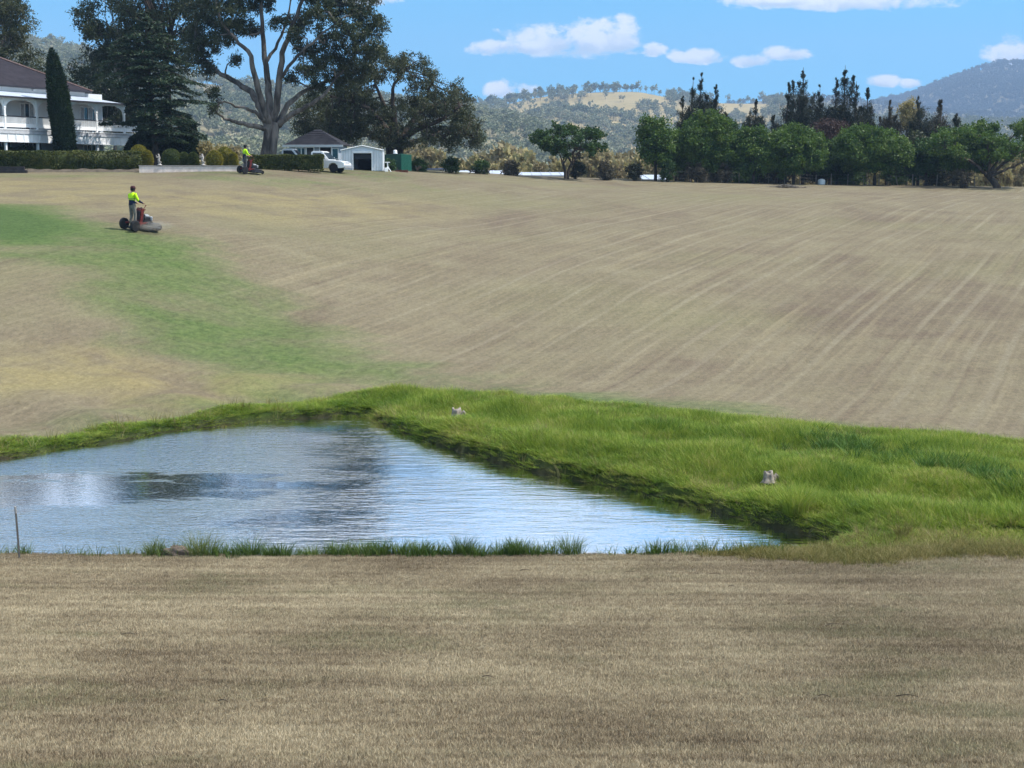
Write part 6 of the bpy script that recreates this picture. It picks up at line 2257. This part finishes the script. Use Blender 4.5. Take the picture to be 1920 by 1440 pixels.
# ------------------------------------------------------------------ grass one cannot count
m_lawn = blade_mat('dry_lawn_blade', [(0.0, (.150, .109, .070)), (.3, (.27, .213, .137)), (.6, (.42, .348, .226)), (1.0, (.60, .512, .352))], .15, .3, .62)
m_tall = blade_mat('bank_blade', [(0.0, (.062, .130, .018)), (.3, (.135, .230, .028)), (.62, (.255, .340, .045)), (.85, (.37, .41, .08)), (1.0, (.42, .37, .15))], .38, .55, .75)
m_edge = blade_mat('edge_blade', [(0.0, (.075, .105, .020)), (.35, (.17, .165, .045)), (.65, (.32, .265, .10)), (1.0, (.44, .38, .20))], .3, .6, .4)
m_reed = blade_mat('reed_blade', [(0.0, (.036, .075, .018)), (.6, (.095, .160, .034)), (1.0, (.19, .23, .07))], .25, .5, .3)
# mowing lines in the near grass
T = NT(m_lawn.node_tree)
ramp = [n_ for n_ in T.n if n_.type == 'VALTORGB'][0]
old = ramp.inputs[0].links[0].from_socket
P = T.node('ShaderNodeNewGeometry').outputs['Position']
x_, y_, _z = T.sep(P)
st_ = T.noise(T.comb(T.m('MULTIPLY', x_, .11), T.m('ADD', T.m('MULTIPLY', y_, 2.5), T.m('MULTIPLY', x_, .07)), 3.0), 1.0, 4, .6, .3)
T.put(ramp.inputs[0], T.m('ADD', old, T.m('MULTIPLY', T.m('SUBTRACT', st_, .5), .95)))
pg = T.noise(T.vm('MULTIPLY', P, (.6, 1, 1)), .55, 4, .6, .5)
rn = T.node('ShaderNodeObjectInfo').outputs['Random']
gmix = T.m('MULTIPLY', T.ss(pg, .50, .68), T.ss(rn, .35, .6))
for nd_ in [n_ for n_ in T.n if n_.type in ('BSDF_PRINCIPLED', 'BSDF_TRANSLUCENT')]:
    inp = nd_.inputs['Base Color'] if nd_.type == 'BSDF_PRINCIPLED' else nd_.inputs['Color']
    T.put(inp, T.mix(T.m('MULTIPLY', gmix, .5), ramp.outputs[0], (.15, .17, .075)))
rng = np.random.default_rng(77)
# mown lawn in the foreground
protos = [proto('lawn_tuft', blades(np.random.default_rng(500 + i), 20, .018, .042, .05, .0045, .5, .4, 2), m_lawn) for i in range(6)]
n = 285000
py = 1048 + (1500 - 1048) * rng.random(n) ** .9
Yl = 10.2 + (27.9 - 10.2) * rng.random(n) ** .85
hwid = (960 + 540) / F * Yl
Xl = rng.uniform(-1, 1, n) * hwid
ok = poly_sd(Xl, Yl, pond) > .15
Xl, Yl = Xl[ok], Yl[ok]
n = len(Xl)
sc_ = rng.uniform(.7, 1.35, n)
scatter('lawn_grass', np.c_[Xl, Yl, ground_z(Xl, Yl) - .004], rng.uniform(0, 6.28, n), np.stack([sc_, sc_, sc_ * rng.uniform(.6, 1.3, n)], 1), protos, rng.integers(0, 6, n), 'short dry mown grass in the foreground')

# long grass on the banks
protos = [proto('bank_tuft', blades(np.random.default_rng(520 + i), 34, .16, .40, .12, .013, .55, .7, 3, bias=(-.12, -.05)), m_tall) for i in range(6)]
n = 98000
X1 = rng.uniform(-24, 21.5, n)
Y1 = rng.uniform(27, 52, n)
sd = poly_sd(X1, Y1, lush_poly) + .5 * wob(X1 * .6, Y1 * .6)
ps = poly_sd(X1, Y1, pond)
vis = np.abs(X1) < (960 + 620) / F * Y1
st_xy = [hit(857, 783), hit(1442, 910)]
clear = np.min([np.hypot((X1 - a_), (Y1 - b_ + .15)) for a_, b_ in st_xy], axis=0) > .34
ok = (sd < .1) & (ps > .02) & vis & clear
X1, Y1, sd, ps = X1[ok], Y1[ok], sd[ok], ps[ok]
hgt = .55 + .6 * sstep(-sd, 0, 1.0) * (.6 + .4 * np.sin(X1 * 1.3 + 1.7 * np.sin(Y1 * .9)) + .25 * np.sin(Y1 * 2.3 + X1 * .8))
hgt *= 1 - .45 * sstep(X1, -5, -8)
hgt *= np.where((Y1 < 29.3), .62, 1.0)
hgt *= (.62 + .38 * sstep(ps, .1, .9)) * .88
n = len(X1)
w_ = rng.uniform(.8, 1.3, n)
scatter('bank_grass', np.c_[X1, Y1, ground_z(X1, Y1) - .02], rng.uniform(0, 6.28, n) * 0 + rng.normal(0, 1.0, n), np.stack([w_, w_, hgt * rng.uniform(.75, 1.25, n)], 1), protos, rng.integers(0, 6, n), 'long bright green grass covering the pond banks')

protos = [proto('dry_tuft', blades(np.random.default_rng(530 + i), 14, .20, .46, .12, .009, .5, .8, 3, bias=(-.12, -.05)), m_edge) for i in range(4)]
pick = rng.random(len(X1)) < .045 + .05 * (np.sin(X1 * .8 + 2 * np.sin(Y1 * .7)) > .3)
Xd, Yd = X1[pick] + rng.normal(0, .05, pick.sum()), Y1[pick]
n = len(Xd)
s_ = rng.uniform(.6, 1.1, n)
scatter('bank_dry_grass', np.c_[Xd, Yd, ground_z(Xd, Yd) - .02], rng.normal(0, 1.0, n), np.stack([s_, s_, s_], 1), protos, rng.integers(0, 4, n), 'straw coloured dead stalks among the green bank grass')

# yellowing verge between lawn and right bank, and thin fringe along the near edge
protos = [proto('verge_tuft', blades(np.random.default_rng(540 + i), 22, .06, .20, .09, .008, .7, .6, 2), m_edge) for i in range(5)]
n = 5400
X2 = rng.uniform(4.2, 20.5, n)
Y2 = 27.35 + rng.normal(0, .28, n) + .25 * np.sin(X2 * 1.7)
X3 = rng.uniform(3.5, 6, 150)
Y3 = 27.5 + rng.normal(0, .12, 150)
X6, Y6 = rng.uniform(4.6, 9.8, 900), rng.uniform(27.4, 28.9, 900)
X2, Y2 = np.r_[X2, X3, X6], np.r_[Y2, Y3, Y6]
ok = poly_sd(X2, Y2, pond) > .05
X2, Y2 = X2[ok], Y2[ok]
n = len(X2)
s_ = rng.uniform(.6, 1.2, n)
scatter('verge_grass', np.c_[X2, Y2, ground_z(X2, Y2) - .01], rng.uniform(0, 6.28, n), np.stack([s_, s_, s_], 1), protos, rng.integers(0, 5, n), 'yellowing verge grass between the lawn and the green bank')
protos = [proto('fringe_tuft', blades(np.random.default_rng(560 + i), 22, .10, .34, .12, .012, .5, .6, 3), m_reed) for i in range(5)]
n = 800
X4 = rng.uniform(-10.2, 5.2, n)
dens = .25 + .75 * sstep(X4, -7.5, -5) * sstep(X4, 1.2, .2)
ok = rng.random(n) < dens
X4 = X4[ok]
Y4 = 27.75 + rng.normal(0, .13, len(X4))
n = len(X4)
s_ = rng.uniform(.6, 1.2, n)
scatter('fringe_grass', np.c_[X4, Y4, ground_z(X4, Y4) - .01], rng.uniform(0, 6.28, n), np.stack([s_, s_, s_], 1), protos, rng.integers(0, 5, n), 'green fringe of grass along the near water edge')
# reeds standing in the water by the right bank
X5, Y5 = [], []
for k in range(60):
    i = rng.integers(13, 21)
    a_, b_ = pond[i], pond[i + 1]
    f = rng.random()
    pnt = a_ + (b_ - a_) * f
    X5.append(pnt[0] - rng.uniform(.05, .5))
    Y5.append(pnt[1] - rng.uniform(0, .5))
n = len(X5)
scatter('reed_grass', np.c_[X5, Y5, np.full(n, -.06)], rng.uniform(0, 6, n), np.full(n, .8) * rng.uniform(.5, 1.1, n), [proto('reed', blades(np.random.default_rng(580 + i), 5, .12, .32, .08, .008, .2, .4, 3), m_reed) for i in range(3)], rng.integers(0, 3, n), 'thin reeds standing in the shallows of the right bank')

# darker weeds with pale seed heads along the damp channel of the right bank
chan = np.array([hit(*p_) for p_ in ((1500, 832), (1590, 850), (1690, 868), (1780, 886), (1860, 904), (1960, 926))])
Xc, Yc = [], []
for k in range(260):
    i = rng.integers(0, len(chan) - 1)
    pnt = chan[i] + (chan[i + 1] - chan[i]) * rng.random()
    Xc.append(pnt[0] + rng.normal(0, .25))
    Yc.append(pnt[1] + rng.normal(0, .7))
Xc, Yc = np.array(Xc), np.array(Yc)
m_weed = blade_mat('weed_blade', [(0.0, (.045, .11, .02)), (.7, (.095, .18, .03)), (1.0, (.16, .25, .05))], .25, .8, .4)
s_ = rng.uniform(.7, 1.25, len(Xc))
scatter('bank_weeds', np.c_[Xc, Yc, ground_z(Xc, Yc) - .01], rng.uniform(0, 6, len(Xc)), np.stack([s_, s_, s_ * .95], 1), [proto('weed', blades(np.random.default_rng(590 + i), 40, .22, .46, .14, .022, .5, .6, 3), m_weed) for i in range(3)], rng.integers(0, 3, len(Xc)), 'dark green weeds along the damp channel of the right bank')

# tussocks one can tell apart along the near edge
tus = [(300, .62, .30, 'pale', 'leafy tussock beside the brown boulder'), (385, 1.15, .42, 'pale', 'wide pale tussock right of the brown boulder'), (478, .8, .40, 'green', 'tall thin tussock right of the wide pale one'),
       (578, .7, .24, 'green', 'low tussock left of the row along the water'), (718, .75, .30, 'green', 'dense tussock left of the middle of the water edge'), (790, .7, .31, 'green', 'tussock in the middle of the near water edge'),
       (870, .62, .38, 'green', 'pointed tussock, tallest in the middle of the water edge'), (968, .75, .30, 'green', 'broad tussock right of the pointed one'), (1068, .8, .36, 'green', 'isolated tussock in front of the blue water'),
       (1180, .5, .18, 'blue', 'small bluish tussock right of the isolated one'), (1232, .75, .26, 'blue', 'bluish iris-like tussock near the pond tip')]
for i, (px, w_, h_, kd, lb) in enumerate(tus):
    Yt = 27.72
    x = (px - 960) / F / math.cos(PITCH) * Yt * 1.03
    z = gz(x, Yt)
    h_ = h_ * 1.15
    w_ = w_ * 1.4
    root = empty('grass_tussock', (x, Yt, z), 0, lb, 'grass tussock', 'tussocks along the near water edge')
    me = blades(np.random.default_rng(600 + i), 190 if kd != 'blue' else 46, h_ * .55, h_ * 1.1, w_ * .17, .010 if kd != 'blue' else .022, .55, .8, 4)
    me.materials.append({'green': m_reed, 'pale': blade_mat('pale_reed', [(0, (.06, .10, .025)), (.6, (.15, .19, .06)), (1, (.30, .28, .13))], .3, .5, .3), 'blue': m_reed}[kd])
    link(bpy.data.objects.new('blades', me), root)

# a larger tussock on the right bank beside the near stump, and a pale seeding one
for px, py_, h_, w_, lb, kd in ((1492, 962, .75, .9, 'tall dark green tussock overhanging the pond tip', m_tall), (1690, 1012, .42, .4, 'pale seeding tussock on the right bank', m_edge)):
    q = hit(px, py_)
    root = empty('grass_tussock', (q[0], q[1], gz(*q)), 0, lb, 'grass tussock')
    me = blades(np.random.default_rng(int(px)), 420 if kd is m_tall else 120, h_ * .6, h_, w_ * .3, .012, .6, .9, 4)
    me.materials.append(kd)
    link(bpy.data.objects.new('blades', me), root)

# fallen twigs and leaves on the near lawn
twig_px = [(915, 1282), (1560, 1180), (1545, 1318), (985, 1075), (1340, 1082), (1372, 1104), (420, 1330), (240, 1196), (1700, 1320), (1180, 1078)]
for i, (px, py_) in enumerate(twig_px):
    q = hit(px, py_)
    r_ = np.random.default_rng(700 + i)
    t = Tree(700 + i)
    a = r_.uniform(-.5, .5)
    L_ = r_.uniform(.05, .11)
    t.limb([(-L_ * math.cos(a), -L_ * math.sin(a), .03), (0, .01, .045), (L_ * math.cos(a), L_ * math.sin(a), .03)], .006, .003, 5)
    t.limb([(0, 0, .04), (.02, .03, .05)], .004, .002, 4)
    o = empty('twig', (q[0], q[1], gz(*q)), 0, 'small dark twig lying on the near lawn', 'twig', 'twigs fallen on the near lawn')
    t.mb.build('stem', BARK_DK, o)

# ------------------------------------------------------------------ dust blown from the nearer mower
mw = bpy.data.objects['stand_on_mower']
m_dust = bpy.data.materials.new('dust')
m_dust.use_nodes = True
T = NT(m_dust.node_tree)
T.n.clear()
tc = T.node('ShaderNodeTexCoord').outputs['Object']
dn = T.m('MULTIPLY', T.ss(T.vm('LENGTH', tc), 1.0, .1), T.ss(T.noise(tc, 1.6, 3), .35, .7))
pv_ = T.node('ShaderNodeVolumePrincipled')
pv_.inputs['Color'].default_value = (.75, .70, .60, 1)
T.put(pv_.inputs['Density'], T.m('MULTIPLY', dn, 2.2))
oo = T.node('ShaderNodeOutputMaterial')
T.l.new(pv_.outputs[0], oo.inputs['Volume'])
bm = bmesh.new()
bmesh.ops.create_icosphere(bm, subdivisions=3, radius=1)
me = bpy.data.meshes.new('dust')
bm.to_mesh(me)
bm.free()
me.materials.append(m_dust)
dust = link(bpy.data.objects.new('dust', me))
dust.location = mw.location + Vector((1.15, -.35, .22))
dust.scale = (1.1, .7, .32)
tag(dust, 'thin dust blown out in front of the nearer mower', kind='stuff')

# ------------------------------------------------------------------ air
HAZE = 1.8e-4
m_haze = bpy.data.materials.new('haze')
m_haze.use_nodes = True
T = NT(m_haze.node_tree)
T.n.clear()
pv_ = T.node('ShaderNodeVolumePrincipled')
pv_.inputs['Color'].default_value = (.46, .66, 1.0, 1)
pv_.inputs['Density'].default_value = HAZE
pv_.inputs['Anisotropy'].default_value = 0.0
oo = T.node('ShaderNodeOutputMaterial')
T.l.new(pv_.outputs[0], oo.inputs['Volume'])
hz_b = MB().box((0, 2900, 0), (9600, 7800, 1))
o = hz_b.build('haze', m_haze)
for v in o.data.vertices:
    v.co.z = (VZ - 60.0) if v.co.z < 0 else 620.0
tag(o, 'thin blue air over the valley', kind='stuff')
